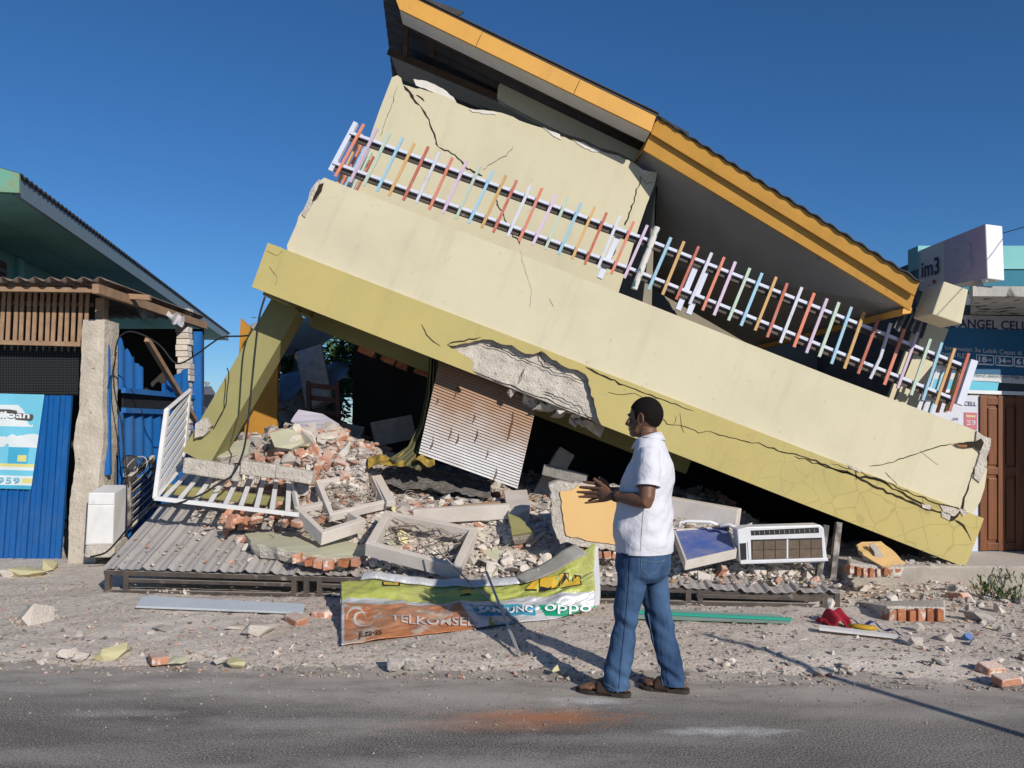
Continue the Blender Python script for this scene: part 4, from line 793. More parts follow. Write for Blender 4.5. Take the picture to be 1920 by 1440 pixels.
def spoly(pts, mat_, name, lift=.007, dens=6):
    MB().add([SG(x, y, lift) for x, y in rough(pts, 0, dens)], [tuple(range(len(rough(pts, 0, dens))))]).build(name, mat_, sn, fixn=False)
for pts in ([(995, 1096), (1008, 1090), (1008, 1106), (985, 1109)], [(1012, 1088), (1046, 1080), (1046, 1102), (1012, 1106)], [(1050, 1079), (1066, 1076), (1066, 1090), (1076, 1089), (1076, 1075), (1088, 1074), (1088, 1098), (1050, 1103)]):
    spoly([((x - 1040) * 1.05 + 1040, (y - 1091) * 1.14 + 1091) for x, y in pts], blkp, 'letter_outline', .006); spoly(pts, sgold, 'letter', .010)
for pts in ([(716, 1098), (724, 1098), (724, 1102), (740, 1101), (740, 1096), (750, 1096), (750, 1104), (716, 1106)], [(860, 1108), (884, 1107), (884, 1117), (862, 1119)]):
    spoly(pts, blkp, 'letter_outline', .006); spoly([((x - 733) * .8 + 733 if x < 800 else (x - 872) * .7 + 872, (y - 1101) * .6 + 1101 if y < 1107 and x < 800 else (y - 1112) * .6 + 1112) for x, y in pts], sgold, 'letter', .010)
letters('Jl.za-as', srect(672, 1188, 716, 1204, sk=-3), blkp, sn, .0)
m = MB()                                                # folded top edge and torn end flap
m.grid(lambda s, t: (lambda x: SG(x, stop(x) + 4, .02) + Vector((0, .10 * t, .05 * math.sin(t * 2.6))))(lerp(676, 1010, s)), 60, 6)
m.build('folded_edge', silv, sn, smooth=True, solid=.004)
MB().grid(lambda s, t: SG(lerp(985, 1100, s), stop(lerp(985, 1100, s)) + lerp(10, -2, t) + 4, .03) + Vector((-.1 * t, .06 * t, .02)), 30, 6).build('folded_edge', M('sign_back', (.33, .32, .29), (.26, .24, .21), 5, .5, .2, 30), sn, smooth=True, solid=.004)
MB().grid(lambda s, t: P(lerp(1110, 1124, s) + 2 * math.sin(t * 5), lerp(1140, 1024, t), 6.72 + .12 * s + .03 * math.sin(t * 6)), 8, 24).build('end_flap', flat('sign_edge_white', (.6, .62, .66), .4), sn, smooth=True, solid=.004)
MB().grid(lambda s, t: P(lerp(638, 646, s), lerp(1214, 1092, t), lerp(5.50, 6.74, t) + .08 * s), 4, 20).build('end_flap', flat('sign_edge_grey', (.42, .40, .38), .4), sn, smooth=True, solid=.004)

# ------------------------------------------------------------------ white grille, folded in an L
gt = thing('white_metal_grille', P(300, 940, 7.7), 'white slatted metal grille bent into an L over the rubble', 'grille')
gA, gB, gC_, gD = P(313, 768, 7.75), P(355, 732, 8.7), P(342, 873, 8.8), P(291, 934, 7.65)
gE, gF = P(560, 965, 7.5), P(546, 893, 8.5)
for p, q in ((gA, gB), (gA, gD), (gB, gC_), (gD, gC_), (gD, gE), (gC_, gF), (gE, gF)): MB().bar(p, q, .04, .035).build('frame_bar', white, gt)
for i in range(8):
    t = (i + .6) / 8.4; MB().bar(lerp(gA, gD, min(1, t + .12)), lerp(gB, gC_, t - .04), .045, .012, up=(1, 0, 0)).build('slat', white, gt)
for i in range(9):
    t = (i + .5) / 9.2; MB().bar(lerp(gD, gE, t), lerp(gC_, gF, min(1, t + .06)), .046, .012, up=(0, 0, 1)).build('slat', white, gt)
# dark bent grille leaning by the pillar
dg_ = thing('dark_grille', P(262, 960, 8.5), 'dark slatted metal grille in shade beside the white cabinet', 'grille')
d0, d1, d2, d3 = P(243, 895, 8.9), P(288, 856, 9.4), P(290, 945, 9.2), P(244, 990, 8.7)
for p, q in ((d0, d1), (d1, d2), (d2, d3), (d3, d0)): MB().bar(p, q, .04, .03).build('frame_bar', steel, dg_)
for i in range(7): t = (i + .5) / 7; MB().bar(lerp(d0, d3, t), lerp(d1, d2, t), .03, .012, up=(1, 0, 0)).build('slat', steel, dg_)
# white cabinet on its stone plinth
cb = thing('white_cabinet', P(188, 1030, 8.7), 'small white metal cabinet on a stone block beside the pillar', 'cabinet')
c0 = P(162, 1022, 8.62); c1 = P(213, 925, 8.62)
MB().hexa([P(160, 1022, 8.62), P(212, 1021, 8.62), P(240, 1000, 9.0), P(192, 1000, 9.0), P(166, 924, 8.62), P(215, 924, 8.62), P(240, 909, 9.0), P(195, 909, 9.0)]).build('cabinet_body', white, cb, bevel=.008)
plate([(165, 949), (213, 949), (211, 1019), (162, 1020)], 8.61, .02).build('door', white, cb, bevel=.004); plate([(167, 926), (213.5, 926), (213, 946), (166, 946)], 8.61, .02).build('drawer', white, cb, bevel=.004)
tag(MB().hexa([P(158, 1046, 8.6), P(214, 1046, 8.6), P(240, 1024, 9.0), P(180, 1024, 9.0), P(160, 1023, 8.6), P(214, 1022.5, 8.6), P(242, 1003, 9.0), P(190, 1003, 9.0)]).build('stone_block', conc, None, bevel=.02), 'rough stone block under the small white cabinet', 'block')
tag(plate([(205, 860), (238, 855), (240, 910), (204, 912)], 9.3, .25).build('grey_box', flat('box_grey', (.10, .10, .11)), None, bevel=.01), 'dark grey metal box standing behind the white cabinet', 'box')
for i in range(4):
    cable('cable_coil', [P(240 + 18 * math.cos(a * .5 + i) + a * 1.2 + i * 5, 868 + (14 + 5 * i) * math.sin(a * .55) + i * 7, 8.95 + .04 * i) for a in range(13)], .007, 'loop of old cable tangled behind the white cabinet', [blk, flat('cable_grey', (.4, .38, .36)), blk, blk][i])['group'] = 'cable loops behind the cabinet'

# ------------------------------------------------------------------ named pieces of debris
wirem = flat('pale_wire', (.40, .34, .28), .6, .3)
def frame_box(name, label, c, hgt, bw, wires, seed):
    """c: four 3D corners of the upper rim, going round"""
    t = thing(name, sum(c, Vector()) / 4 - Vector((0, 0, hgt)), label, 'window frame', 'white box frames on the rubble')
    n = (c[1] - c[0]).cross(c[3] - c[0]).normalized(); n = n if n.z > 0 else -n; ctr = sum(c, Vector()) / 4
    for i in range(4):
        a, b_ = c[i], c[(i + 1) % 4]; ai, bi = a + (ctr - a).normalized() * bw, b_ + (ctr - b_).normalized() * bw
        MB().hexa([a - n * hgt, b_ - n * hgt, bi - n * hgt, ai - n * hgt, a, b_, bi, ai]).build('side_board', whited, t, bevel=.006)
    r = random.Random(seed)
    def ip(s, v): return lerp(lerp(c[0], c[1], s), lerp(c[3], c[2], s), v)
    for k in range(wires):
        s0 = (k + .6) / wires; m = MB(); pts = []; 
        d = 1 if k % 2 else -1
        for j in range(7): 
            v = .12 + .76 * j / 6; s_ = max(.12, min(.88, s0 + d * .10 * (1 if j % 2 else -1) + r.uniform(-.03, .03))); pts.append(ip(s_, v) - n * (hgt * .25 + r.uniform(-.02, .02)))
        m.tube(pts, .006, 5).build('wire', wirem, t)
    for k in range(max(2, wires // 2)):
        v0 = (k + .7) / (wires // 2 + .6); pts = [ip(.12 + .76 * j / 6, max(.14, min(.86, v0 + .09 * (1 if j % 2 else -1)))) - n * hgt * .25 for j in range(7)]
        MB().tube(pts, .006, 5).build('wire', wirem, t)
    return t
frame_box('window_frame', 'largest white box frame with bent wire, nearest to the shop sign', [P(685, 1018, 6.95), P(722, 956, 7.55), P(897, 990, 7.4), P(862, 1064, 6.75)], .13, .09, 5, 1)
frame_box('window_frame', 'small square white box frame tilted beside the white grille', [P(552, 950, 7.55), P(625, 934, 7.85), P(686, 974, 7.5), P(604, 1000, 7.2)], .13, .08, 3, 2)
frame_box('window_frame', 'dusty box frame holding a wire lattice behind the small square one', [P(592, 900, 7.95), P(700, 882, 8.3), P(730, 940, 7.85), P(618, 965, 7.5)], .09, .07, 5, 3)
def slab3(name, label, cat, top, down, mats, seed=0, amp=.02, step=.09, bricks=0, brick_mat=None):
    r = random.Random(seed); pts = []; n = len(top)
    for i in range(n):
        a, b_ = Vector(top[i]), Vector(top[(i + 1) % n]); k = max(1, int((b_ - a).length / step)); pts.append(a)
        for j in range(1, k): pts.append(lerp(a, b_, j / k) + Vector((r.uniform(-amp, amp), r.uniform(-amp, amp), 0)))
    ctr = sum(pts, Vector()) / len(pts); dn = Vector(down); m = MB(); N_ = len(pts)
    nrm = (Vector(top[1]) - Vector(top[0])).cross(Vector(top[2]) - Vector(top[1])).normalized()
    l0 = [p for p in pts]; l1 = [ctr + (p - ctr) * r.uniform(.985, 1.01) + dn * .14 for p in pts]; l2 = [ctr + (p - ctr) * r.uniform(.93, 1.02) + dn * r.uniform(.45, .6) for p in pts]; l3 = [ctr + (p - ctr) * r.uniform(.84, .97) + dn for p in pts]
    tri = tessellate_polygon([l0]); m.v = l0 + l1 + l2 + l3
    for t in tri: m.f.append(tuple(t)); m.m.append(0); m.f.append(tuple(3 * N_ + i for i in t)); m.m.append(1)
    for L_ in range(3):
        for i in range(N_): j = (i + 1) % N_; m.f.append((L_ * N_ + i, L_ * N_ + j, (L_ + 1) * N_ + j, (L_ + 1) * N_ + i)); m.m.append(0 if L_ == 0 else 1)
    if not bricks: return tag(m.build(name, mats, None), label, cat)
    t = thing(name, ctr + dn, label, cat); m.build('slab', mats, t)
    for i in range(bricks):
        pass
    return t
# pale green slab with brick core
sl = slab3('plaster_slab', 'large pale green plaster slab with brick underside on the corrugated sheets', 'slab', [P(460, 1000, 7.75), P(545, 996, 7.85), P(640, 1006, 7.75), P(688, 1030, 7.4), P(690, 1040, 7.3), P(650, 1046, 7.12), P(590, 1040, 7.1), P(520, 1026, 7.2), P(470, 1018, 7.35)], (.0, .02, -.13), [palegr, conc], 3, .012, .07, bricks=1)
for i, (x, y) in enumerate(((583, 1052), (600, 1054), (618, 1055), (648, 1054), (668, 1052), (560, 1045))):
    q = P(x, y, 7.1); s = (.045, .09, .04); rough_brick(q, s[0] * (.8 + .1 * (i % 4)), s[1], s[2] * (.8 + .15 * (i % 3)), sl, brickm if i % 3 else brickd, i)
slab3('plaster_slab', 'flat pale green slab at the foot of the leaning column', 'slab', [P(378, 838, 8.6), P(468, 824, 8.8), P(466, 848, 8.4), P(412, 856, 8.2), P(360, 852, 8.2)], (0, .05, -.10), [palegr, conc], 5, .01, .1)
slab3('plaster_slab', 'pale green wall fragment standing among bricks below the orange panel', 'slab', [P(505, 812, 8.6), P(540, 803, 8.65), P(565, 812, 8.6), P(570, 830, 8.45), P(545, 842, 8.4), P(515, 838, 8.4)], (.02, .12, -.06), [palegr, conc], 6, .01, .08)
slab3('plaster_slab', 'lilac white slab in the shade at the mouth of the dark interior', 'slab', [P(545, 790, 8.95), P(560, 768, 9.1), P(605, 776, 9.1), P(636, 795, 8.95), P(622, 815, 8.7), P(575, 806, 8.7)], (.02, .1, -.12), [M('lilac_plaster', (.48, .46, .54), (.42, .4, .48), 3, .9, .1), conc], 7, .01, .1)
for k, (p, q, wd_, dp, lb) in enumerate([(P(348, 872, 8.1), P(452, 888, 8.0), .10, .16, 'longest mortar crusted beam piece at the foot of the leaning column'), (P(455, 876, 8.0), P(520, 884, 7.95), .12, .14, 'mortar crusted beam stub next to the longest beam piece'), (P(520, 884, 7.95), P(588, 896, 7.9), .11, .13, 'last short stub in the row of beam pieces above the grille'),
                                        (P(300, 915, 8.2), P(560, 945, 8.0), .12, .10, 'olive concrete strip seen through the white grille')]):
    tag(MB().bar(p, q, wd_, dp, up=(0, 0, 1)).build('beam_piece', olive2 if k == 3 else conc, None, bevel=.018), lb, 'beam piece')
dk2 = M('charred_thatch', (.11, .10, .09), (.27, .245, .22), 9, .95, .9, 40, stretch=(1, 4, 6), bdist=.03)
tag(MB().grid(lambda s, t: P(lerp(722, 920, s), lerp(lerp(912, 936, s), lerp(868, 905, s), t), lerp(8.15, 8.7, t)) + Vector((0, 0, .05 * fbm(s * 8, t * 5, 0, 1) + .02 * abs(math.sin(t * 22 + s * 3)))), 60, 40).build('dark_matting', dk2, None), 'torn dark fibrous matting spread below the roller shutter', 'matting')
tag(MB().bar(P(704, 890, 8.3), P(733, 945, 7.8), .09, .06, up=(0, 0, 1)).build('timber_board', whited, None, bevel=.006), 'short dusty timber board edging the dark matting', 'board')
tag(MB().bar(P(775, 968, 7.6), P(955, 958, 7.7), .05, .15, up=(0, -.3, 1)).build('timber_board', whited, None, bevel=.006), 'long dusty white board lying behind the largest box frame', 'board')
tag(MB().bar(P(830, 955, 7.9), P(938, 944, 8.0), .05, .05).build('timber_board', wood, None, bevel=.004), 'thin timber strip on the grey gravel behind the long board', 'board')
slab3('concrete_corner', 'dusty concrete corner piece beside the apricot wall chunk', 'chunk', [P(945, 920, 8.1), P(988, 918, 8.2), P(994, 950, 7.7), P(955, 962, 7.6)], (0, .02, -.22), [whited, conc], 9, .008, .2)
slab3('olive_chunk', 'dark olive block below the dusty concrete corner piece', 'chunk', [P(952, 962, 7.55), P(978, 972, 7.45), P(1000, 996, 7.3), P(960, 1004, 7.25)], (.02, .15, -.12), [olive2, conc], 10, .008, .1)
# apricot wall chunk standing upright
ac = [(1046, 908), (1080, 912), (1166, 920), (1168, 1024), (1110, 1018), (1058, 1004), (1048, 960)]
aw = thing('apricot_wall_chunk', P(1100, 1040, 7.1), 'upright apricot painted wall chunk with ragged white edges behind the man', 'wall chunk')
plate(rough([(1030, 908), (1040, 904), (1085, 906), (1125, 905), (1170, 914), (1172, 1032), (1150, 1030), (1100, 1026), (1062, 1016), (1050, 1020), (1036, 985), (1034, 940)], 2.5, 7, 4), 7.03, .22).build('plaster_body', conc, aw, bevel=0)
plate(rough([(1050, 922), (1078, 916), (1085, 909), (1168, 918), (1169, 1022), (1130, 1018), (1100, 1014), (1062, 1004), (1056, 965)], 1.6, 8, 5), 7.015, .02).build('paint_face', apric, aw)
for i in range(6): q = P(1070 + i * 17, 1030 + i * 1.5 + rnd.uniform(-2, 4), 7.06); rough_brick(q + Vector((0, .08, -.015)), .036, .08, .035, aw, brickm, i + 20)
# concrete lintel and blue tray
tag(MB().bar(P(1235, 945, 7.55), P(1385, 972, 7.2), .16, .17, up=(0, 0, 1)).build('concrete_lintel', whited, None, bevel=.008), 'pale concrete lintel lying behind the man and the blue tray', 'lintel')
bt = thing('blue_tray', P(1320, 1055, 6.9), 'white edged box with a dusty blue panel next to the air conditioner', 'tray')
q = [P(1262, 992, 7.25), P(1366, 985, 7.3), P(1382, 1030, 6.85), P(1285, 1052, 6.75)]; nn = Vector((0, -.35, .94))
ctr = sum(q, Vector()) / 4
for i in range(4):
    a, b_ = q[i], q[(i + 1) % 4]; ai, bi = a + (ctr - a) * .07, b_ + (ctr - b_) * .07; MB().hexa([a - nn * .09, b_ - nn * .09, bi - nn * .09, ai - nn * .09, a, b_, bi, ai]).build('side_board', whited, bt, bevel=.004)
MB().hexa([ctr + (p - ctr) * .93 - nn * .05 for p in q] + [ctr + (p - ctr) * .93 - nn * .012 for p in q]).build('blue_panel', M('dusty_blue_panel', (.05, .10, .34), (.20, .21, .32), 5, .6, .1, 40), bt)
MB().tube([P(1272, 990, 7.2), P(1276, 979, 7.2), P(1290, 977, 7.2), P(1332, 979, 7.15), P(1345, 984, 7.15)], .016, 8).build('pipe', white, bt, smooth=True)
tag(MB().tube([P(1350, 986, 7.1), P(1368, 984, 7.1), P(1383, 992, 7.0)], .018, 8).build('white_pipe', white, None, smooth=True), 'short white pipe between the blue tray and the air conditioner', 'pipe')
# air conditioner
acn = thing('air_conditioner', P(1466, 1060, 6.8), 'white wall air conditioner with its cover off, leaning upright on rubble', 'air conditioner')
YA = 6.85
body = [(1382, 993), (1400, 988), (1538, 984), (1545, 990), (1551, 1046), (1548, 1055), (1392, 1058), (1387, 1050)]
acw = M('ac_plastic', (.66, .67, .70), (.58, .58, .60), 5, .35, .03, 40)
plate(body, YA, .16).build('casing', acw, acn, bevel=.012)
plate([(1408, 995), (1535, 989), (1536, 999), (1409, 1004)], YA - .004, .02).build('air_outlet', blk, acn)
for i in range(13): x = 1414 + i * 9.4; MB().bar(P(x, 996.5 - i * .42, YA - .006), P(x + 1, 1003 - i * .42, YA - .006), .004, .004).build('vane', flat('ac_grey', (.3, .3, .3)) if i == 0 else MATS['ac_grey'], acn)
acf = M('ac_filter', (.16, .115, .08), (.10, .075, .055), 12, .8, .3, 200)
for i in range(6):
    x0 = 1411 + i * 21.7 + (2 if i > 2 else 0)
    for j in range(2): y0 = 1014.5 - i * .5 + j * 17.5; plate([(x0, y0), (x0 + 20, y0 - .4), (x0 + 20, y0 + 16), (x0, y0 + 16.4)], YA - .003, .006).build('filter_panel', acf, acn)
plate([(1408, 1012), (1541, 1008), (1543, 1046), (1409, 1050)], YA - .0015, .01).build('filter_frame', blk, acn)
plate([(1387, 1019), (1399, 1018), (1400, 1049), (1389, 1050)], YA - .002, .01).build('side_recess', blk, acn)
plate([(1402, 1016), (1407, 1016), (1408, 1048), (1404, 1048)], YA - .006, .01).build('divider', acw, acn); plate([(1475, 1011), (1478, 1011), (1478, 1047), (1475, 1047)], YA - .006, .008).build('divider', acw, acn)
plate([(1388, 1051), (1552, 1046), (1554, 1052), (1389, 1058)], YA - .03, .05).build('bottom_lip', acw, acn, bevel=.006)
# brick slabs by the step
b1 = slab3('apricot_slab', 'apricot slab lying tilted on broken brickwork beside the beam corner', 'slab', [P(1606, 1022, 7.45), P(1616, 1016, 7.6), P(1652, 1015, 7.75), P(1672, 1030, 7.55), P(1698, 1056, 7.2), P(1690, 1064, 7.0), P(1655, 1062, 6.95), P(1618, 1040, 7.1)], (0, .03, -.05), [apric, conc], 12, .01, .08)
slab3('concrete_lump', 'small grey mortar lump stuck on the apricot slab', 'lump', [P(1630, 1020, 7.35), P(1640, 1018, 7.4), P(1656, 1040, 7.2), P(1640, 1038, 7.15)], (0, 0, -.05), [chunkg, chunkg], 13, .01, .05)
bw_ = thing('brickwork_piece', P(1640, 1085, 7.0), 'row of broken bricks in mortar below the apricot slab', 'brickwork')
MB().hexa([P(1588, 1085, 7.0), P(1690, 1082, 6.95), P(1680, 1070, 7.3), P(1590, 1072, 7.3), P(1592, 1056, 7.02), P(1696, 1064, 6.97), P(1690, 1052, 7.3), P(1588, 1042, 7.3)]).build('mortar', conc, bw_, bevel=.02)
for i in range(8): q = P(1597 + i * 12.4, 1070 + i * .8 + rnd.uniform(-2, 2), 6.97); hw = rnd.uniform(.018, .026); rough_brick(q + Vector((0, .05, 0)), hw, .06 + rnd.uniform(-.02, .012), .042, bw_, brickd if i % 2 else brickm, i + 40)
b2 = thing('brickwork_block', P(1720, 1175, 6.4), 'flat block of brickwork with red bricks showing, lying on the dirt', 'brickwork')
q0 = [P(1664, 1170, 6.25), P(1775, 1172, 6.2), P(1772, 1140, 6.75), P(1610, 1142, 6.8)]
MB().hexa([p - Vector((0, 0, .10)) for p in [P(1662, 1136, 6.27), P(1772, 1138, 6.22), P(1770, 1124, 6.85), P(1608, 1128, 6.85)]] + [P(1662, 1136, 6.27), P(1772, 1138, 6.22), P(1770, 1124, 6.85), P(1608, 1128, 6.85)]).build('mortar', conc, b2, bevel=.012)
for i in range(6): q = P(1673 + i * 18.0, 1155 + rnd.uniform(-1, 1), 6.235 - i * .008); rough_brick(q + Vector((0, .05, 0)), rnd.uniform(.024, .034), .064 + rnd.uniform(-.016, .01), .05, b2, brickd if i % 3 else brickm, i + 60)
# boards, sticks, cloths on the ground
lb = flat('pale_blue_board', (.62, .68, .73)); gb = flat('green_glass_board', (.30, .40, .36))
tag(MB().hexa([GP(254, 1140, .045), GP(568, 1152, .045), GP(572, 1136, .045), GP(268, 1121, .045), GP(254, 1136, .065), GP(568, 1148, .065), GP(572, 1132, .065), GP(268, 1117, .065)]).build('pale_blue_board', lb, None, bevel=.003), 'long pale blue board on the dirt in front of the canopy frame', 'board')
gl = thing('green_board', P(1370, 1160, 6.5), 'long grey green panel with a bright green rail behind the man', 'panel')
MB().hexa([GP(1180, 1160, .045), GP(1482, 1170, .045), GP(1460, 1157, .045), GP(1180, 1142, .045), GP(1180, 1155, .07), GP(1482, 1165, .07), GP(1460, 1152, .07), GP(1180, 1138, .07)]).build('panel_sheet', gb, gl)
MB().bar(GP(1180, 1147, .085), GP(1484, 1161, .085), .022, .022).build('rail', flat('bright_green', (.03, .34, .25)), gl)
tag(MB().bar(P(912, 1072, 6.35), GP(974, 1228, .04), .016, .016).build('metal_rod', flat('rod_grey', (.42, .40, .39)), None), 'thin grey metal rod leaning over the crumpled sign to the dirt', 'rod')
tag(MB().tube([P(820, 1030, 6.6), P(880, 1092, 6.4), P(935, 1140, 6.1), P(985, 1178, 5.85)], .006, 6).build('bent_wire', steel, None), 'thin dark wire crossing the crumpled sign', 'wire')
tag(MB().hexa([GP(1536, 1175, .05), GP(1682, 1193, .04), GP(1684, 1198, .04), GP(1536, 1182, .05), GP(1536, 1171, .07), GP(1682, 1189, .06), GP(1684, 1193, .06), GP(1536, 1177, .07)]).build('white_strip', white, None), 'long white plastic strip on the dirt near the red cloth', 'strip')
redm = M('red_cloth', (.42, .02, .04), (.30, .015, .03), 9, .7, .3, 60)
tag(MB().grid(lambda s, t: GP(lerp(1538, 1598, s), lerp(1168, 1172, s), .05) + Vector((.02 * t, .15 * t, .10 * t * math.sin(s * 2.6) ** 3 + .03 * math.sin(s * 12 + t * 4))), 24, 14).build('red_cloth', redm, None, smooth=True, solid=.004), 'crumpled red cloth at the end of the canopy frame', 'cloth')
tag(MB().tube([GP(1590, 1172, .07), GP(1608, 1175, .07), GP(1626, 1177, .07), GP(1643, 1178, .065)], [.018, .034, .036, .022], 8, sq=.6).build('yellow_bundle', flat('yellow_plastic', (.50, .30, .02)), None, smooth=True), 'yellow plastic roll lying beside the red cloth', 'roll')
tag(MB().grid(lambda s, t: GP(lerp(1585, 1690, s), lerp(1158, 1186, s) + 3 * math.sin(s * 9), .055) + Vector((0, -.05 * t, .02 * math.sin(s * 17))), 30, 4).build('blue_plastic', flat('blue_plastic_bag', (.04, .06, .32)), None, smooth=True, solid=.003), 'dark blue plastic strip twisted behind the yellow roll', 'plastic')
# satellite dish on a pole, tree, distant pole
sdh = thing('satellite_dish', P(555, 800, 13.5), 'grey mesh satellite dish on a post seen through the gap', 'satellite dish')
dm = MB(); 
def dish(s, t): a = s * 2 * math.pi; r_ = .95 * t; v = Vector((r_ * math.cos(a), r_ * math.sin(a) * .5, .22 * t * t)); return P(557, 652, 13.5) + Matrix.Rotation(R(-18), 3, 'Y') @ (Matrix.Rotation(R(-22), 3, 'X') @ v)
dm.grid(dish, 36, 6).build('dish', flat('dish_grey', (.30, .30, .30)), sdh, smooth=True, solid=.01); MB().tube([P(557, 655, 13.5), P(553, 720, 13.5)], .04, 8).build('post', steel, sdh)
sd2 = thing('satellite_dish', P(486, 700, 13), 'pale dish rim peeking over the ochre wall panel', 'satellite dish')
MB().grid(lambda s, t: P(486, 622, 13) + Vector((.22 * t * math.cos(s * 6.283), .05 * t * math.sin(s * 6.283), .16 * t * math.sin(s * 6.283))), 24, 3).build('dish', MATS['dish_grey'], sd2, smooth=True, solid=.01); MB().tube([P(486, 622, 13.06), P(486, 760, 13.06)], .03, 6).build('post', steel, sd2)
leafm = M('leaf_green', (.07, .13, .03), (.035, .075, .018), 3, .6, 0); bark = M('bark', (.14, .10, .07), (.09, .065, .045), 12, .9, .6, 30)
def tree(base, h, cr, cz, n, label, name='tree', seed=1, leaf=.16):
    r = random.Random(seed); t = thing(name, base, label, 'tree'); m = MB()
    m.tube([base, base + Vector((.05, 0, h * .4)), base + Vector((.1, .1, h * .8))], [.16, .11, .05], 8)
    tips = []
    for i in range(11):
        a = r.uniform(0, 6.28); e = base + Vector((cr * .8 * math.cos(a), cr * .8 * math.sin(a), h * r.uniform(.45, 1.0))); m.tube([base + Vector((.05, 0, h * r.uniform(.3, .6))), lerp(base + Vector((0, 0, h * .65)), e, .5), e], [.05, .035, .012], 6); tips.append(e)
    m.build('trunk', bark, t); m = MB()
    for i in range(n):
        e = tips[r.randrange(len(tips))]; q = e + Vector((r.gauss(0, cr * .30), r.gauss(0, cr * .30), r.gauss(0, cz * .24)))
        ax = Vector((r.uniform(-1, 1), r.uniform(-1, 1), r.uniform(-.8, .3))).normalized(); sd_ = ax.cross(Vector((r.uniform(-1, 1), r.uniform(-1, 1), 1))).normalized(); L_ = leaf * r.uniform(.6, 1.3)
        m.add([q, q + ax * L_ * .5 + sd_ * L_ * .22, q + ax * L_, q + ax * L_ * .5 - sd_ * L_ * .22], [(0, 1, 2, 3)])
    m.build('crown', leafm, t, fixn=False); return t
tree(Vector((-3.55, 15.5, 0)), 3.3, .85, 1.2, 5500, 'leafy green tree seen through the collapsed ground floor', seed=3)
dp_ = thing('utility_pole', P(387, 800, 60), 'distant utility pole between the shack and leaning column', 'pole')
MB().tube([P(387, 790, 60), P(388, 716, 60)], .14, 8).build('shaft', M('far_grey', (.25, .25, .26)), dp_); MB().bar(P(379, 717, 60), P(393, 719, 60), .12, .12).build('crossarm', MATS['far_grey'], dp_)
hs = thing('distant_house', P(383, 800, 55), 'distant dark house in the gap beside the leaning column', 'house')
MB().box(tuple(P(366, 800, 55) - Vector((0, 0, 1.5))), tuple(P(402, 738, 58))).build('wall', M('far_wall', (.12, .13, .16)), hs); MB().hexa([P(364, 740, 54.8), P(404, 740, 54.8), P(404, 738, 60), P(364, 738, 60), P(374, 726, 56), P(396, 724, 56), P(396, 724, 59), P(374, 726, 59)]).build('roof', MATS['far_wall'], hs)
tag(MB().tube([(4.05, 1.62, 0), (4.05, 1.62, 2.35)], .032, 10).build('shadow_post', steel, None), 'slim steel post added outside the frame, casting the line shadow on the dirt', 'post')  # unseen post, added only to cast the line shadow

# ------------------------------------------------------------------ loose bricks and lumps
def hullmesh(name, n, sx, sy, sz, mat_, seed, boxy=False):
    r = random.Random(seed); bm = bmesh.new()
    if boxy:
        for a in (-1, 1):
            for b_ in (-1, 1):
                for c in (-1, 1):
                    k = r.uniform(.45, 1) if a > 0 else 1
                    bm.verts.new((a * sx * k * r.uniform(.92, 1), b_ * sy * r.uniform(.88, 1), c * sz * r.uniform(.85, 1)))
        for _ in range(4): bm.verts.new((sx * r.uniform(.3, .95), sy * r.uniform(-1, 1), sz * r.uniform(-.9, .9)))
    else:
        for _ in range(n):
            v = Vector((r.gauss(0, 1), r.gauss(0, 1), r.gauss(0, 1))).normalized() * r.uniform(.75, 1.05); bm.verts.new((v.x * sx, v.y * sy, v.z * sz))
    h = bmesh.ops.convex_hull(bm, input=bm.verts); bmesh.ops.delete(bm, geom=[v for v in bm.verts if not v.link_faces], context='VERTS')
    if boxy: bmesh.ops.bevel(bm, geom=list(bm.edges), offset=.005, segments=1, affect='EDGES')
    me = bpy.data.meshes.new(name); bm.to_mesh(me); bm.free(); me.materials.append(mat_); return me
BR = [hullmesh('brick', 0, .095, .05, .032, brickm, s, True) for s in range(10)]
CH = [hullmesh('concrete_chunk', 15, .085, .07, .05, chunkm, s + 30) for s in range(10)] + [hullmesh('concrete_chunk', 14, .09, .06, .045, chunkg, s + 50) for s in range(5)]
FL = [hullmesh('plaster_flake', 11, .10, .08, .014, m_, s + 70) for s, m_ in enumerate((palegr, chunkm, whited, yellch, chunkm, palegr, chunkg, whited))]
YL = [hullmesh('yellow_fragment', 12, .10, .06, .04, yellch, s + 90) for s in range(3)]
def put(me, name, x, Y, sc_3, label, cat, group, dz=.5, flat_=.35, z=None):
    o = bpy.data.objects.new(name, me); C.objects.link(o)
    ext = max(v.co.z for v in me.vertices) * sc_3
    o.location = (x, Y, (surf(x, Y) if z is None else z) + ext * dz); o.rotation_euler = (rnd.gauss(0, flat_), rnd.gauss(0, flat_), rnd.uniform(0, 6.28)); o.scale = (sc_3 * rnd.uniform(.8, 1.2), sc_3 * rnd.uniform(.8, 1.2), sc_3 * rnd.uniform(.8, 1.2))
    return tag(o, label, cat, group)
def rpick(l): return l[rnd.randrange(len(l))]
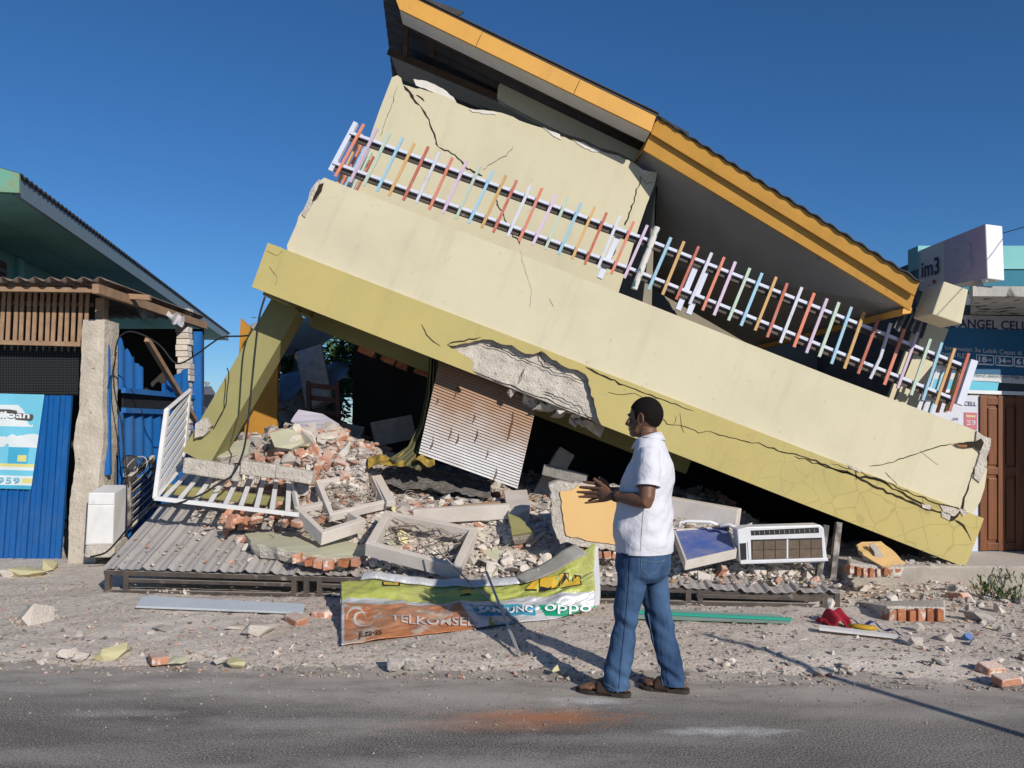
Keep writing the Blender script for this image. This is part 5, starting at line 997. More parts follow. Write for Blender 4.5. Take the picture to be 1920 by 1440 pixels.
# brick heap at the foot of the ochre wall
for i in range(150):
    x = rnd.triangular(-3.15, -1.45, -2.2); Y = rnd.uniform(8.1, 9.0)
    if rnd.random() < .5: put(rpick(BR), 'brick', x, Y, rnd.uniform(.85, 1.3), 'dusty red brick fragment in the heap below the ochre wall panel', 'brick', 'bricks heaped below the ochre wall', .6, .7)
    elif rnd.random() < .75: put(rpick(CH), 'concrete_chunk', x, Y, rnd.uniform(.7, 1.9), 'pale mortar lump in the brick heap below the ochre wall panel', 'chunk', 'mortar lumps in the brick heap', .5, .7)
    else: put(rpick(FL), 'plaster_flake', x, Y, rnd.uniform(.7, 1.5), 'flat plaster flake in the brick heap below the ochre wall panel', 'plaster flake', 'plaster flakes in the brick heap', .6, .5)
for i in range(16):
    x = rnd.uniform(-2.75, -1.75); Y = rnd.uniform(7.5, 8.0); put(rpick(BR), 'brick', x, Y, rnd.uniform(.7, 1.05), 'broken red brick lying on the low part of the white grille', 'brick', 'bricks on the white grille', .8, .6, z=max(surf(x, Y), .62 + (Y - 7.5) * .25))
for i in range(75):
    x = rnd.uniform(-3.4, -.9); Y = can_front(x) + rnd.uniform(.08, 1.05) ** .8
    if x < -2.9 and rnd.random() < .75: continue
    if rnd.random() < .45: put(rpick(BR), 'brick', x, Y, rnd.uniform(.35, .95), 'brick fragment scattered on the corrugated canopy sheets', 'brick', 'bricks on the corrugated sheets', .8, .5)
    else: put(rpick(CH), 'concrete_chunk', x, Y, rnd.uniform(.3, .85), 'mortar lump scattered on the corrugated canopy sheets', 'chunk', 'lumps on the corrugated sheets', .6, .5)
for i in range(130):
    x = rnd.uniform(-1.3, .75); Y = rnd.uniform(7.0, 8.2)
    if Y < can_front(x) + .05: continue
    k = rnd.random()
    if k < .55: put(rpick(CH), 'concrete_chunk', x, Y, rnd.uniform(.4, 1.35), 'grey rubble lump between the shop sign and the roller shutter', 'chunk', 'lumps between sign and shutter', .5, .7)
    elif k < .92: put(rpick(FL), 'plaster_flake', x, Y, rnd.uniform(.6, 1.9), 'plaster flake between the shop sign and the roller shutter', 'plaster flake', 'flakes between sign and shutter', .8, .5)
    else: put(rpick(BR), 'brick', x, Y, rnd.uniform(.5, .9), 'brick bit between the shop sign and the roller shutter', 'brick', 'bricks between sign and shutter', .6, .6)
for i in range(90):
    x = rnd.uniform(1.15, 2.75); Y = can_front(x) + rnd.uniform(.03, 1.0)
    k = rnd.random()
    if k < .6: put(rpick(CH), 'concrete_chunk', x, Y, rnd.uniform(.3, .85), 'rubble lump under and around the fallen air conditioner', 'chunk', 'lumps round the air conditioner', .5, .7)
    elif k < .9: put(rpick(FL), 'plaster_flake', x, Y, rnd.uniform(.4, 1.2), 'plaster flake under and around the fallen air conditioner', 'plaster flake', 'flakes round the air conditioner', .8, .4)
    else: put(rpick(BR), 'brick', x, Y, rnd.uniform(.5, .9), 'brick bit under and around the fallen air conditioner', 'brick', 'bricks round the air conditioner', .6, .6)
for i in range(105):
    x = rnd.uniform(2.4, 4.6); Y = rnd.uniform(4.95, 7.6)
    if 2.7 < x < 3.5 and 6.1 < Y < 6.9: continue
    k = rnd.random(); s = rnd.uniform(.25, .85) * (1.15 if Y > 6.5 else .8)
    if k < .72: put(rpick(CH), 'concrete_chunk', x, Y, s, 'rubble lump on the dirt in front of the phone shop step', 'chunk', 'lumps before the phone shop', .55, .8)
    elif k < .88: put(rpick(FL), 'plaster_flake', x, Y, s * 1.2, 'plaster flake on the dirt in front of the phone shop step', 'plaster flake', 'flakes before the phone shop', .9, .3)
    else: put(rpick(BR), 'brick', x, Y, s * 1.1, 'brick bit on the dirt in front of the phone shop step', 'brick', 'bricks before the phone shop', .7, .4)
for i in range(60):
    x = rnd.uniform(-3.4, 2.3); Y = edge_y(x) + abs(rnd.gauss(.15, .28)) + .03
    put(rpick(CH), 'stone', x, Y, rnd.uniform(.18, .48), 'small stone along the edge of the asphalt road', 'stone', 'stones along the road edge', .5, .6)
def at_px(px, py, z=.03): Y = F * (EYE - z) / (py - HZ); return (px - 960) / F * Y, Y
def single(mesh, name, px, py, s, label, cat, rz=None, z=.03, dz=.75):
    x, Y = at_px(px, py, z); o = put(mesh, name, x, Y, s, label, cat, None, dz, .1, z=z)
    if rz is not None: o.rotation_euler = (0, 0, rz)
    return o
for px, py, s, me, lb_, ct in [(68, 1168, 1.9, CH[0], 'pale square stone on the bare dirt far from the rubble', 'stone'), (40, 1168, .5, CH[3], 'small lump beside the pale square stone', 'stone'), (50, 1080, 2.2, YL[0], 'larger yellow plaster fragment before the blue wall', 'fragment'), (90, 1069, 1.6, YL[1], 'smaller yellow plaster fragment before the blue wall', 'fragment'), (14, 1080, 1.5, CH[5], 'rough grey lump left of the yellow fragments', 'chunk'),
                               (128, 1228, .75, CH[6], 'cream stone first in the row along the road edge', 'stone'), (152, 1234, .8, CH[7], 'double dusty stone in the row along the road edge', 'stone'), (212, 1228, 1.1, YL[2], 'flat cream topped fragment on the road edge', 'fragment'), (296, 1238, .85, BR[2], 'mortared brick bit on the road edge', 'brick'), (334, 1240, .8, FL[0], 'upturned pale green flake on the road edge', 'plaster flake'), (413, 1240, .7, CH[8], 'dark sided stone on the road edge', 'stone'), (443, 1246, .75, YL[0], 'cream chip next to the dark sided stone', 'fragment'),
                               (440, 1178, 1.5, FL[1], 'long mortar slab piece on the dirt below the pale blue board', 'slab'), (490, 1186, 1.6, CH[2], 'broad dusty lump below the pale blue board', 'chunk'), (556, 1168, 1.0, BR[4], 'upright brick bit below the pale blue board', 'brick'), (604, 1156, .9, BR[6], 'brown brick in the shade left of the shop sign', 'brick'), (305, 1180, 1.2, FL[4], 'thin tilted flake on the open dirt', 'plaster flake'), (740, 1250, .9, CH[9], 'grey twin stone before the shop sign', 'stone'), (768, 1248, 1.0, CH[11], 'larger twin stone before the shop sign', 'stone'), (770, 1215, .6, CH[12], 'pebble behind the twin stones', 'stone'),
                               (1042, 1258, .55, YL[1], 'pale yellow chip in the man\'s shadow', 'fragment'), (1500, 1196, .8, FL[2], 'white pointed flake right of the green board', 'plaster flake'), (1545, 1258, .75, FL[7], 'white flake near the road edge', 'plaster flake'), (1585, 1248, .5, FL[2], 'small white flake by the larger white one', 'plaster flake'), (1855, 1258, .85, BR[1], 'nearest loose red brick on the road edge at the shop side', 'brick'), (1890, 1278, .75, BR[3], 'crumbled orange brick behind the nearest red brick', 'brick'), (1710, 1208, .9, CH[1], 'grey block shaped stone on the dirt', 'stone'), (1775, 1200, .8, CH[4], 'rounded grey stone on the dirt', 'stone'), (1835, 1165, 1.3, CH[10], 'dark large lump before the doorstep', 'chunk'), (1832, 1210, .7, CH[13], 'knobbly stone near the blue bottle cap', 'stone')]:
    s *= 1.15
    single(me, {'stone': 'stone', 'chunk': 'concrete_chunk', 'brick': 'brick', 'fragment': 'yellow_fragment', 'plaster flake': 'plaster_flake', 'slab': 'mortar_slab'}[ct], px, py, s, lb_, ct, dz=.5)
x, Y = at_px(1808, 1200); tag(MB().tube([(x, Y, .03), (x + .01, Y - .04, .07)], .028, 12).build('bottle_cap', flat('cap_blue', (.12, .2, .42)), None), 'light blue plastic cap on the dirt', 'cap')
# ------------------------------------------------------------------ gravel: too small to count
def gravel(name, n, gen, smin, smax, mats, label, seed):
    r = random.Random(seed); m = MB(); proto = []
    for k in range(6):
        bm = bmesh.new(); [bm.verts.new(Vector((r.gauss(0, 1), r.gauss(0, 1), r.gauss(0, 1) * .8)).normalized() * r.uniform(.7, 1.1)) for _ in range(8)]
        bmesh.ops.convex_hull(bm, input=bm.verts); bmesh.ops.delete(bm, geom=[v for v in bm.verts if not v.link_faces], context='VERTS'); bm.verts.index_update(); proto.append(([v.co.copy() for v in bm.verts], [tuple(v.index for v in f.verts) for f in bm.faces])); bm.free()
    for i in range(n):
        g = gen(r)
        if g is None: continue
        x, Y = g; z = surf(x, Y); s = smin * (smax / smin) ** (r.random() ** 2); vs, fs = proto[r.randrange(6)]; a = r.uniform(0, 6.28); ca, sa = math.cos(a), math.sin(a); e = r.uniform(.5, .9)
        m.add([(x + s * (v.x * ca - v.y * sa), Y + s * (v.x * sa + v.y * ca), z + s * (v.z * e + .3)) for v in vs], fs, r.randrange(len(mats)))
    return tag(m.build(name, mats, None, fixn=False), label, 'gravel', kind='stuff')
pebm = M('pebbles', (.44, .38, .32), (.30, .255, .21), 30, .95, .3, 80); pebd = M('pebbles_dark', (.24, .20, .17), (.17, .14, .12), 30, .95, .3, 80)
gravel('gravel', 6500, lambda r: (lambda x: (x, edge_y(x) - .12 + 2.6 * r.random() ** 1.6))(r.uniform(-4.6, 4.6)), .006, .026, [pebm, pebd, pebm, brickm, chunkm], 'fine gravel and grit strewn over the dirt verge', 5)
gravel('rubble_grit', 5200, lambda r: (lambda x, Y: None if (x < -1.6 and Y < 8.1 and nz(x, Y, 4, 2.2) < .12) else (x, max(Y, can_front(x))))(r.uniform(-3.3, 4.4), r.uniform(6.7, 8.9)), .012, .045, [chunkm, pebm, chunkg, brickm, whited, chunkm], 'small crushed plaster and brick crumbs over the rubble heap', 6)
gravel('road_grit', 1500, lambda r: (r.uniform(-4, 4), r.triangular(3.5, 5.0, 4.9)), .003, .010, [pebm, pebd], 'sparse grit on the asphalt', 7)
gravel('inside_rubble', 900, lambda r: (r.uniform(-3.2, 3), r.uniform(8.7, 11)), .04, .12, [chunkm, chunkg, brickm], 'broken blocks in the dark inside the crushed ground floor', 8)
# dim shapes inside: leaning slabs
for k, (a, b_, wd_, dpn) in enumerate([(P(580, 655, 10.4), P(600, 760, 10.0), .35, .08), (P(662, 800, 9.9), P(640, 860, 9.6), .3, .1), (P(1060, 850, 9.3), P(1000, 955, 9.0), .2, .2), (P(1100, 900, 8.6), P(1020, 880, 8.7), .12, .16), (P(700, 815, 9.6), P(775, 800, 9.9), .3, .06)]):
    tag(MB().bar(a, b_, wd_, dpn).build('fallen_slab', chunkg, None, bevel=.01), ['hanging broken slab in the gap below the tree', 'brown slab leaning in the dark interior', 'leaning grey stub under the broken beam patch', 'short beam lying in the dark beside the shutter', 'dim sheet sagging inside the dark room'][k], 'slab')
tag(MB().grid(lambda s, t: P(lerp(525, 655, s), lerp(705, 678, s) + 40 * t + 5 * math.sin(s * 12), lerp(10.8, 10.2, t)) + Vector((0, 0, .05 * math.sin(s * 11 + t * 4))), 24, 8).build('crumpled_sheet', M('blue_grey_sheet', (.22, .27, .32), (.14, .17, .2), 6, .5, .2), None, smooth=True, solid=.01), 'crumpled blue grey roofing sheet lying inside below the tree', 'sheet')
chd = thing('wooden_chair', P(625, 830, 9.7), 'dark red wooden chair half buried inside the ruin', 'chair')
chm = M('dark_red_wood', (.12, .04, .025), (.08, .028, .018), 6, .5, .1)
for x in (578, 632): MB().bar(P(x, 715, 9.7), P(x + 4, 820, 9.6), .05, .05).build('leg', chm, chd)
for y in (722, 745, 770): MB().bar(P(578, y, 9.7), P(632, y + 6, 9.7), .06, .03).build('back_rail', chm, chd)
MB().hexa([P(580, 790, 9.3), P(640, 795, 9.3), P(636, 785, 9.7), P(580, 780, 9.7), P(580, 785, 9.3), P(640, 790, 9.3), P(636, 780, 9.7), P(580, 775, 9.7)]).build('seat', chm, chd)
gravel('rubble_fill', 1500, lambda r: (lambda x: (x, r.uniform(7.75 if x > -2.2 else 8.1, 9.0)))(r.triangular(-3.2, .6, -1.9)), .03, .085, [chunkm, brickm, chunkm, brickm, chunkg, whited], 'dense broken brick and mortar filling the heap under the beam', 9)
gravel('rubble_dust_lumps', 1800, lambda r: (lambda x: (x, r.uniform(max(can_front(x) + .1, 6.9), 8.3)))(r.uniform(-1.9, 2.7)), .02, .075, [chunkm, chunkg, whited, chunkm], 'crumbled grey plaster between the shop sign and the tilted beam', 10)
for i in range(22):                                     # splintered timber and bent rods
    x = rnd.uniform(-2.9, 2.4); Y = rnd.uniform(7.4, 8.4); a = rnd.uniform(0, 3.14); L_ = rnd.uniform(.18, .5); z = surf(x, Y) + .06; d = Vector((math.cos(a), math.sin(a) * .7, rnd.uniform(-.15, .25))) * L_ / 2; q = Vector((x, Y, z))
    if i % 2: tag(MB().bar(q - d, q + d, rnd.uniform(.02, .045), rnd.uniform(.012, .03), up=(0, 0, 1)).build('timber_splinter', wood if i % 4 == 1 else whited, None), 'short splinter of timber lying on the rubble', 'splinter', 'timber splinters on the rubble')
    else: tag(MB().tube([q - d, q - d * .3 + Vector((0, 0, .05)), q + d * .4 + Vector((.03, 0, .02)), q + d + Vector((0, 0, rnd.uniform(0, .18)))], .005, 5).build('bent_rod', steel if i % 4 else wirem, None), 'thin bent reinforcing rod poking from the rubble', 'rod', 'bent rods in the rubble')
# ------------------------------------------------------------------ weeds
weedm = M('weed_green', (.09, .13, .035), (.05, .08, .02), 20, .7, 0)
def weed(base, n, h, label, seed):
    r = random.Random(seed); t = thing('weed_plant', base, label, 'plant'); m = MB(); ms = MB()
    for i in range(n):
        a = r.uniform(0, 6.28); d = Vector((math.cos(a) * r.uniform(.2, 1), math.sin(a) * r.uniform(.2, 1), r.uniform(.4, 1.2))).normalized(); L_ = h * r.uniform(.5, 1.1); b0 = base + Vector((r.gauss(0, .05), r.gauss(0, .05), 0)); ms.tube([b0, b0 + d * L_ * .6, b0 + d * L_ + Vector((0, 0, -.02))], [.004, .003, .0015], 4)
        for k in range(9):
            q = b0 + d * L_ * (.25 + .75 * k / 8); ax = (d + Vector((r.uniform(-1, 1), r.uniform(-1, 1), r.uniform(-.3, .8)))).normalized(); s_ = ax.cross(Vector((0, 0, 1)) + d * .1).normalized(); l = h * r.uniform(.16, .32)
            m.add([q, q + ax * l * .5 + s_ * l * .16, q + ax * l, q + ax * l * .5 - s_ * l * .16], [(0, 1, 2, 3)])
    ms.build('stem', weedm, t); m.build('leaves', weedm, t, fixn=False)
x, Y = at_px(1862, 1122); weed(Vector((x, Y, .02)), 24, .20, 'bushy green weed growing at the foot of the doorstep', 1)
x, Y = at_px(1905, 1128); weed(Vector((x, Y, .02)), 14, .16, 'smaller weed at the doorstep next to the bushy one', 2)
x, Y = at_px(1892, 1100); weed(Vector((x + .02, Y, .06)), 8, .16, 'thin weed sprig against the doorstep face', 4)
x, Y = at_px(150, 1046); weed(Vector((x, Y, .02)), 16, .16, 'green weed at the foot of the concrete pillar', 3)

# ------------------------------------------------------------------ the man
MO = Vector(((1200 - 960) / F * 4.62, 4.62, 0.0)); PXM = F / 4.62
BF, BL = Vector((-.94, .34, 0)), Vector((-.34, -.94, 0))       # his forward, his left
def W(X, l, z):                                         # X: offset in the picture plane (m), l: towards his left, z: height
    f = (X - .05 + .34 * l) / -.94
    return MO + Vector((X, .34 * f - .94 * l, z))
def px2(x, y, l): return W((x - 1200) / PXM, l, (1302 - y) / PXM)
def rings(rs, n=28, p=2.2):
    """rs: (centre Vector, half depth a along forward, half width b along left)"""
    m = MB(); vs = []
    for c, a, b_ in rs:
        for i in range(n):
            t = 2 * math.pi * i / n; ct, st_ = math.cos(t), math.sin(t)
            vs.append(c + BF * (a * math.copysign(abs(ct) ** (2 / p), ct)) + BL * (b_ * math.copysign(abs(st_) ** (2 / p), st_)))
    k = len(rs); fs = [(i * n + j, i * n + (j + 1) % n, (i + 1) * n + (j + 1) % n, (i + 1) * n + j) for i in range(k - 1) for j in range(n)]
    fs += [tuple(range(n - 1, -1, -1)), tuple(range((k - 1) * n, k * n))]
    return m.add(vs, fs)
def dense(tab, n):                                      # smooth resampling of a table of ring rows
    out = []
    for i in range(n + 1):
        t = i / n * (len(tab) - 1); j = min(int(t), len(tab) - 2); u = t - j
        p0, p1, p2, p3 = tab[max(j - 1, 0)], tab[j], tab[j + 1], tab[min(j + 2, len(tab) - 1)]
        out.append(tuple(.5 * (2 * b_ + (c - a) * u + (2 * a - 5 * b_ + 4 * c - d) * u * u + (3 * b_ - a - 3 * c + d) * u ** 3) for a, b_, c, d in zip(p0, p1, p2, p3)))
    return out
def ell(c, rx, ry, rz, ax=None, n=16):
    m = MB(); vs = []; k = n // 2 + 1; ax = ax or (BF, BL, Vector((0, 0, 1)))
    for i in range(k + 1):
        ph = math.pi * i / k
        for j in range(n): th_ = 2 * math.pi * j / n; vs.append(c + ax[0] * (rx * math.sin(ph) * math.cos(th_)) + ax[1] * (ry * math.sin(ph) * math.sin(th_)) + ax[2] * (rz * math.cos(ph)))
    return m.add(vs, [(i * n + j, i * n + (j + 1) % n, (i + 1) * n + (j + 1) % n, (i + 1) * n + j) for i in range(k) for j in range(n)])
def fuse(mbs, voxel, name, mat_, parent, smooth_it=4, disp=None, trim=None):
    """join overlapping solids into one continuous skin"""
    m = MB()
    for q in mbs: m.add(q.v, q.f)
    o = m.build('tmp', mat_); md = o.modifiers.new('r', 'REMESH'); md.mode = 'VOXEL'; md.voxel_size = voxel; sm = o.modifiers.new('s', 'SMOOTH'); sm.factor = .5; sm.iterations = smooth_it
    dg = bpy.context.evaluated_depsgraph_get(); me = bpy.data.meshes.new_from_object(o.evaluated_get(dg)); bpy.data.objects.remove(o); me.name = name
    if disp:
        nrm = [v.normal.copy() for v in me.vertices]; cos = [v.co.copy() for v in me.vertices]; flat_co = []
        for c_, n_ in zip(cos, nrm): flat_co += list(c_ + n_ * disp(c_, n_))
        me.vertices.foreach_set('co', flat_co); me.update()
    if trim:
        bm = bmesh.new(); bm.from_mesh(me); bmesh.ops.delete(bm, geom=[v for v in bm.verts if trim(v.co)], context='VERTS'); bm.to_mesh(me); bm.free()
    off = Vector((0, 0, 0)) if parent is None else parent.location
    if parent is None: off = MO
    me.transform(Matrix.Translation(-off))
    me.materials.clear(); me.materials.append(mat_); me.polygons.foreach_set('use_smooth', [True] * len(me.polygons))
    ob = bpy.data.objects.new(name, me); C.objects.link(ob)
    if parent: ob.parent = parent
    else: ob.location = MO
    return ob
# torso table: z, X centre, half X, half width b
T = [(.80, .020, .172, .195), (.90, .020, .173, .20), (1.0, .021, .174, .20), (1.09, .025, .171, .20), (1.183, .037, .162, .205), (1.276, .055, .148, .212), (1.345, .064, .130, .215), (1.40, .064, .110, .195), (1.445, .062, .092, .150), (1.485, .056, .076, .100), (1.515, .052, .066, .070)]
def torso(tab, k, n=40, z0=None):
    out = []
    for z, xc, h, b_ in dense(tab, n):
        b_ *= k; h *= k; a = math.sqrt(max(h * h - (.34 * b_) ** 2, .001)) / .94; out.append((W(xc, 0, z), a, b_))
    return rings(out, 36, 2.25)
LL = [(.80, 1188, .092, .085), (.70, 1186, .092, .088), (.625, 1180, .086, .088), (.47, 1172.5, .076, .084), (.316, 1166.5, .073, .086), (.161, 1158, .078, .090), (.035, 1153.5, .076, .092)]     # z, centre px, half X, l
RL = [(.80, 1225, .092, -.085), (.70, 1228, .090, -.085), (.625, 1231, .086, -.085), (.47, 1237, .080, -.088), (.316, 1247, .077, -.09), (.161, 1260, .072, -.09), (.035, 1268, .073, -.09)]
def leg(tab, k, zmin=None):
    out = []
    for z, x, h, l in dense(tab, 40):
        if zmin is not None and z < zmin: break
        out.append((W((x - 1200) / PXM, l, z), h * k, h * k * .95))
    return rings(out, 28, 2.1)
# joints of the arms
shL, elL, wrL = W(.02, .195, 1.385), px2(1198, 934, .265), px2(1146, 928, .15)
shR, elR, wrR = W(.10, -.195, 1.385), W(.075, -.27, 1.14), px2(1149, 925, -.02)
def arm(sh, el, wr): return MB().tube([sh, lerp(sh, el, .5), lerp(sh, el, .93), el, lerp(el, wr, .12), lerp(el, wr, .35), lerp(el, wr, .75), wr], [.052, .050, .043, .041, .043, .041, .031, .027], 16)
def hand(wr, roots, tips, thumb, l, back):
    """roots / tips in photo pixels for index..little finger"""
    out = []; kn = [px2(x, y, l) for x, y in roots]; tp = [px2(x, y, l + d) for x, y, d in tips]
    mid = sum(kn, Vector()) / 4
    m = MB(); a = kn[0]; b_ = kn[3]; ax = (b_ - a).normalized(); fw = (mid - wr).normalized(); nr = ax.cross(fw).normalized()
    rows = []
    for t, hw, th_ in ((-.15, .022, .017), (.1, .026, .017), (.4, .034, .018), (.75, .042, .017), (1.02, .043, .014)):
        c = lerp(wr, mid, t); rows.append([c + ax * (hw * math.cos(k * math.pi / 8)) + nr * (th_ * math.sin(k * math.pi / 8)) for k in range(16)])
    m.add([p for r_ in rows for p in r_], [(i * 16 + j, i * 16 + (j + 1) % 16, (i + 1) * 16 + (j + 1) % 16, (i + 1) * 16 + j) for i in range(4) for j in range(16)] + [tuple(range(15, -1, -1)), tuple(range(64, 80))]); out.append(m)
    for i, (k, t) in enumerate(zip(kn, tp)):
        r0 = (.0098, .0102, .0096, .0085)[i]; b0 = lerp(mid, k, .9) - fw * .02; j1 = lerp(k, t, .45) + nr * (.006 * back); j2 = lerp(k, t, .75) + nr * (.004 * back)
        out.append(MB().tube([b0, k, j1, j2, t, t + (t - j2).normalized() * .006], [r0 * 1.1, r0 * 1.1, r0, r0 * .92, r0 * .75, r0 * .4], 10))
    th = [px2(x, y, l + d) for x, y, d in thumb]; out.append(MB().tube(th, [.016, .0145, .0115, .010, .006][:len(th)], 10)); return out
handL = hand(wrL, [(1125, 917), (1123, 925), (1124, 932.5), (1127, 939.5)], [(1089, 915, -.03), (1084, 925, -.03), (1087, 934, -.03), (1098, 945, -.02)], [(1142, 922, -.01), (1133, 914, -.025), (1124, 907, -.035), (1114, 899, -.04)], .115, 1)
handR = hand(wrR, [(1129, 912), (1127, 920), (1128, 928), (1131, 936)], [(1098, 908, 0), (1092, 919, 0), (1096, 929, .0), (1108, 944, .01)], [(1144, 916, .0), (1138, 908, .02), (1131, 902, .03), (1126, 898, .03)], -.03, -1)
# head
HF = Vector((-.83, .555, 0)); HL = Vector((-.555, -.83, 0)); HU = Vector((0, 0, 1)); HA = (HF, HL, HU)
hc = W((1209 - 1200) / PXM, -.01, (1302 - 785) / PXM)
def hp(f, l, u): return hc + HF * f + HL * l + HU * u
head = [ell(hp(-.012, 0, .022), .098, .076, .098, HA, 24), ell(hp(.028, 0, -.032), .066, .060, .082, HA, 20), ell(hp(.062, 0, -.088), .030, .034, .024, HA, 14), ell(hp(.030, .0, -.070), .058, .056, .042, HA, 16),
        ell(hp(.078, 0, .018), .020, .048, .014, HA, 12), ell(hp(.078, .040, -.022), .016, .020, .022, HA, 10), ell(hp(.078, -.040, -.022), .016, .020, .022, HA, 10),
        MB().tube([hp(.084, 0, .008), hp(.098, 0, -.014), hp(.112, 0, -.034), hp(.094, 0, -.042)], [.009, .011, .014, .010], 10), ell(hp(.094, .013, -.038), .011, .009, .008, HA, 8), ell(hp(.094, -.013, -.038), .011, .009, .008, HA, 8),
        ell(hp(.086, 0, -.060), .013, .026, .007, HA, 12), ell(hp(.083, 0, -.071), .014, .023, .008, HA, 12),
        MB().tube([hp(-.030, 0, -.17), hp(-.024, 0, -.11), hp(-.012, 0, -.04)], [.062, .056, .056], 18)]
for s in (1, -1):                                       # ears: rim, bowl and lobe
    e0 = hp(-.012, .074 * s, -.006); rim = [e0 + HF * (-.004 + .018 * math.cos(a)) + HU * (.032 * math.sin(a)) + HL * (s * (.012 - .006 * math.cos(a))) for a in [k * .5 - 1.2 for k in range(11)]]
    head += [MB().tube(rim, .0065, 8), ell(e0 + HL * (.004 * s), .016, .007, .028, HA, 10), ell(e0 + HU * -.030 + HL * (.006 * s), .009, .007, .010, HA, 8)]
# feet
def foot(toe, heel, l, sgn):
    a = W((heel - 1200) / PXM, l, .045); b_ = W((toe - 1200) / PXM, l, .035); d = (b_ - a); d.z = 0; L_ = d.length; d.normalize(); sd_ = Vector((0, 0, 1)).cross(d)
    if sgn < 0: sd_ = -sd_
    rows = []
    for t, hw, h0 in ((.0, .026, .04), (.10, .033, .055), (.25, .034, .062), (.42, .038, .044), (.6, .042, .026), (.74, .045, .018), (.80, .041, .013)):
        rows.append([a + d * (L_ * t) + sd_ * (hw * math.cos(k * math.pi / 8)) + Vector((0, 0, .028 - .045 + .0 + (h0 if math.sin(k * math.pi / 8) > 0 else .012) * math.sin(k * math.pi / 8) + .012)) for k in range(16)])
    out = [MB().add([p for r_ in rows for p in r_], [(i * 16 + j, i * 16 + (j + 1) % 16, (i + 1) * 16 + (j + 1) % 16, (i + 1) * 16 + j) for i in range(6) for j in range(16)] + [tuple(range(15, -1, -1)), tuple(range(96, 112))])]
    for i in range(5):
        o_ = lerp(-.034, .034, i / 4); tl = (.955, .965, .94, .91, .865)[i]; r_ = (.0135, .0105, .010, .0095, .009)[i]
        p0 = a + d * (L_ * .70) + sd_ * o_; p1 = a + d * (L_ * tl) + sd_ * (o_ * 1.05); z0 = .036
        for q in (p0, p1): q.z = z0
        out.append(MB().tube([p0, lerp(p0, p1, .5) + Vector((0, 0, .006)), lerp(p0, p1, .85), p1], [r_ * 1.1, r_ * 1.15, r_, r_ * .6], 10))
    an = lerp(a, b_, .22); out.append(MB().tube([an + Vector((0, 0, -.01)), an + Vector((0, 0, .05)), an + Vector((0, 0, .105))], [.034, .034, .034], 14)); return out, a, d, sd_, L_
fL, aL, dL, sL, lL = foot(1086, 1174, .09, -1); fR, aR, dR, sR, lR = foot(1208, 1288, -.09, 1)
body = fuse([torso(T, .84), leg(LL, .66, .10), leg(RL, .66, .10), arm(shL, elL, wrL), arm(shR, elR, wrR)] + handL + handR + head + fL + fR, .0042, 'person', skin, None, 3)
tag(body, 'person in white polo shirt and blue jeans walking past with both hands held out', 'person')
# shirt
def shirt_d(co, n):
    X, z = co.x - MO.x, co.z; w1 = nz(X * 5 + z * 3, co.y * 6, z * 2.2, 1.6); r1 = nz(X * 3, co.y * 3, z * 8 - X * 7, 1.5)
    return .001 + .015 * r1 * sst(.75, .95, z) * sst(1.42, 1.15, z) + .014 * nz(X * 3.2 - z * 1.2, co.y * 3, z * .9, 1.9) * sst(1.40, 1.1, z) + .013 * nz(X * 2 + z * 9, co.y * 4, z * 4 - X * 9, 1.2) * sst(1.45, 1.3, z) + .0015 * nz(co.x, co.y, co.z, 22)
Ts = [r_ for r_ in T if r_[0] <= 1.5]
def sleeve(sh, el, k): e = lerp(sh, el, k); return MB().tube([lerp(sh, el, -.12) + Vector((0, 0, .012)), lerp(sh, el, .15), lerp(sh, el, k * .7), e], [.058, .066, .066, .064], 20)
zh = .822
shirt = fuse([torso([(.74, .020, .172, .195)] + Ts, .985), sleeve(shL, elL, .64), sleeve(shR, elR, .64)], .0065, 'shirt', shirtm, body, 5, shirt_d, lambda co: co.z < zh + .012 * nz(co.x * 5, co.y * 5, 0, 1))
def cuff(sh, el):
    a, b_ = lerp(sh, el, .60), lerp(sh, el, .67); m = MB(); t = (b_ - a).normalized(); u = t.cross(Vector((0, 0, 1))).normalized(); v = t.cross(u); n = 28; vs = []
    for c, r_ in ((a, .070), (b_, .0715), (b_, .064), (a, .062)): vs += [c + (u * math.cos(k * 2 * math.pi / n) + v * math.sin(k * 2 * math.pi / n)) * r_ for k in range(n)]
    m.add(vs, [(i * n + j, i * n + (j + 1) % n, ((i + 1) % 4) * n + (j + 1) % n, ((i + 1) % 4) * n + j) for i in range(4) for j in range(n)]); m.build('sleeve_cuff', shirtm, body, smooth=False)
cuff(shL, elL); cuff(shR, elR)
# collar: a turned-down band round the neck
n = 40; vs = []; cc = hp(-.026, 0, -.138)
for (rx, ry, dz, tl) in ((.070, .072, -.020, 0), (.066, .068, .030, 0), (.074, .076, .032, 0), (.098, .102, -.016, 0)):
    for k in range(n):
        a = 2 * math.pi * k / n; vs.append(cc + HF * (rx * math.cos(a)) + HL * (ry * math.sin(a)) + Vector((0, 0, dz - .026 * math.cos(a))))
MB().add(vs, [(i * n + j, i * n + (j + 1) % n, (i + 1) * n + (j + 1) % n, (i + 1) * n + j) for i in range(3) for j in range(n)]).build('collar', shirtm, body, smooth=True, solid=.003)
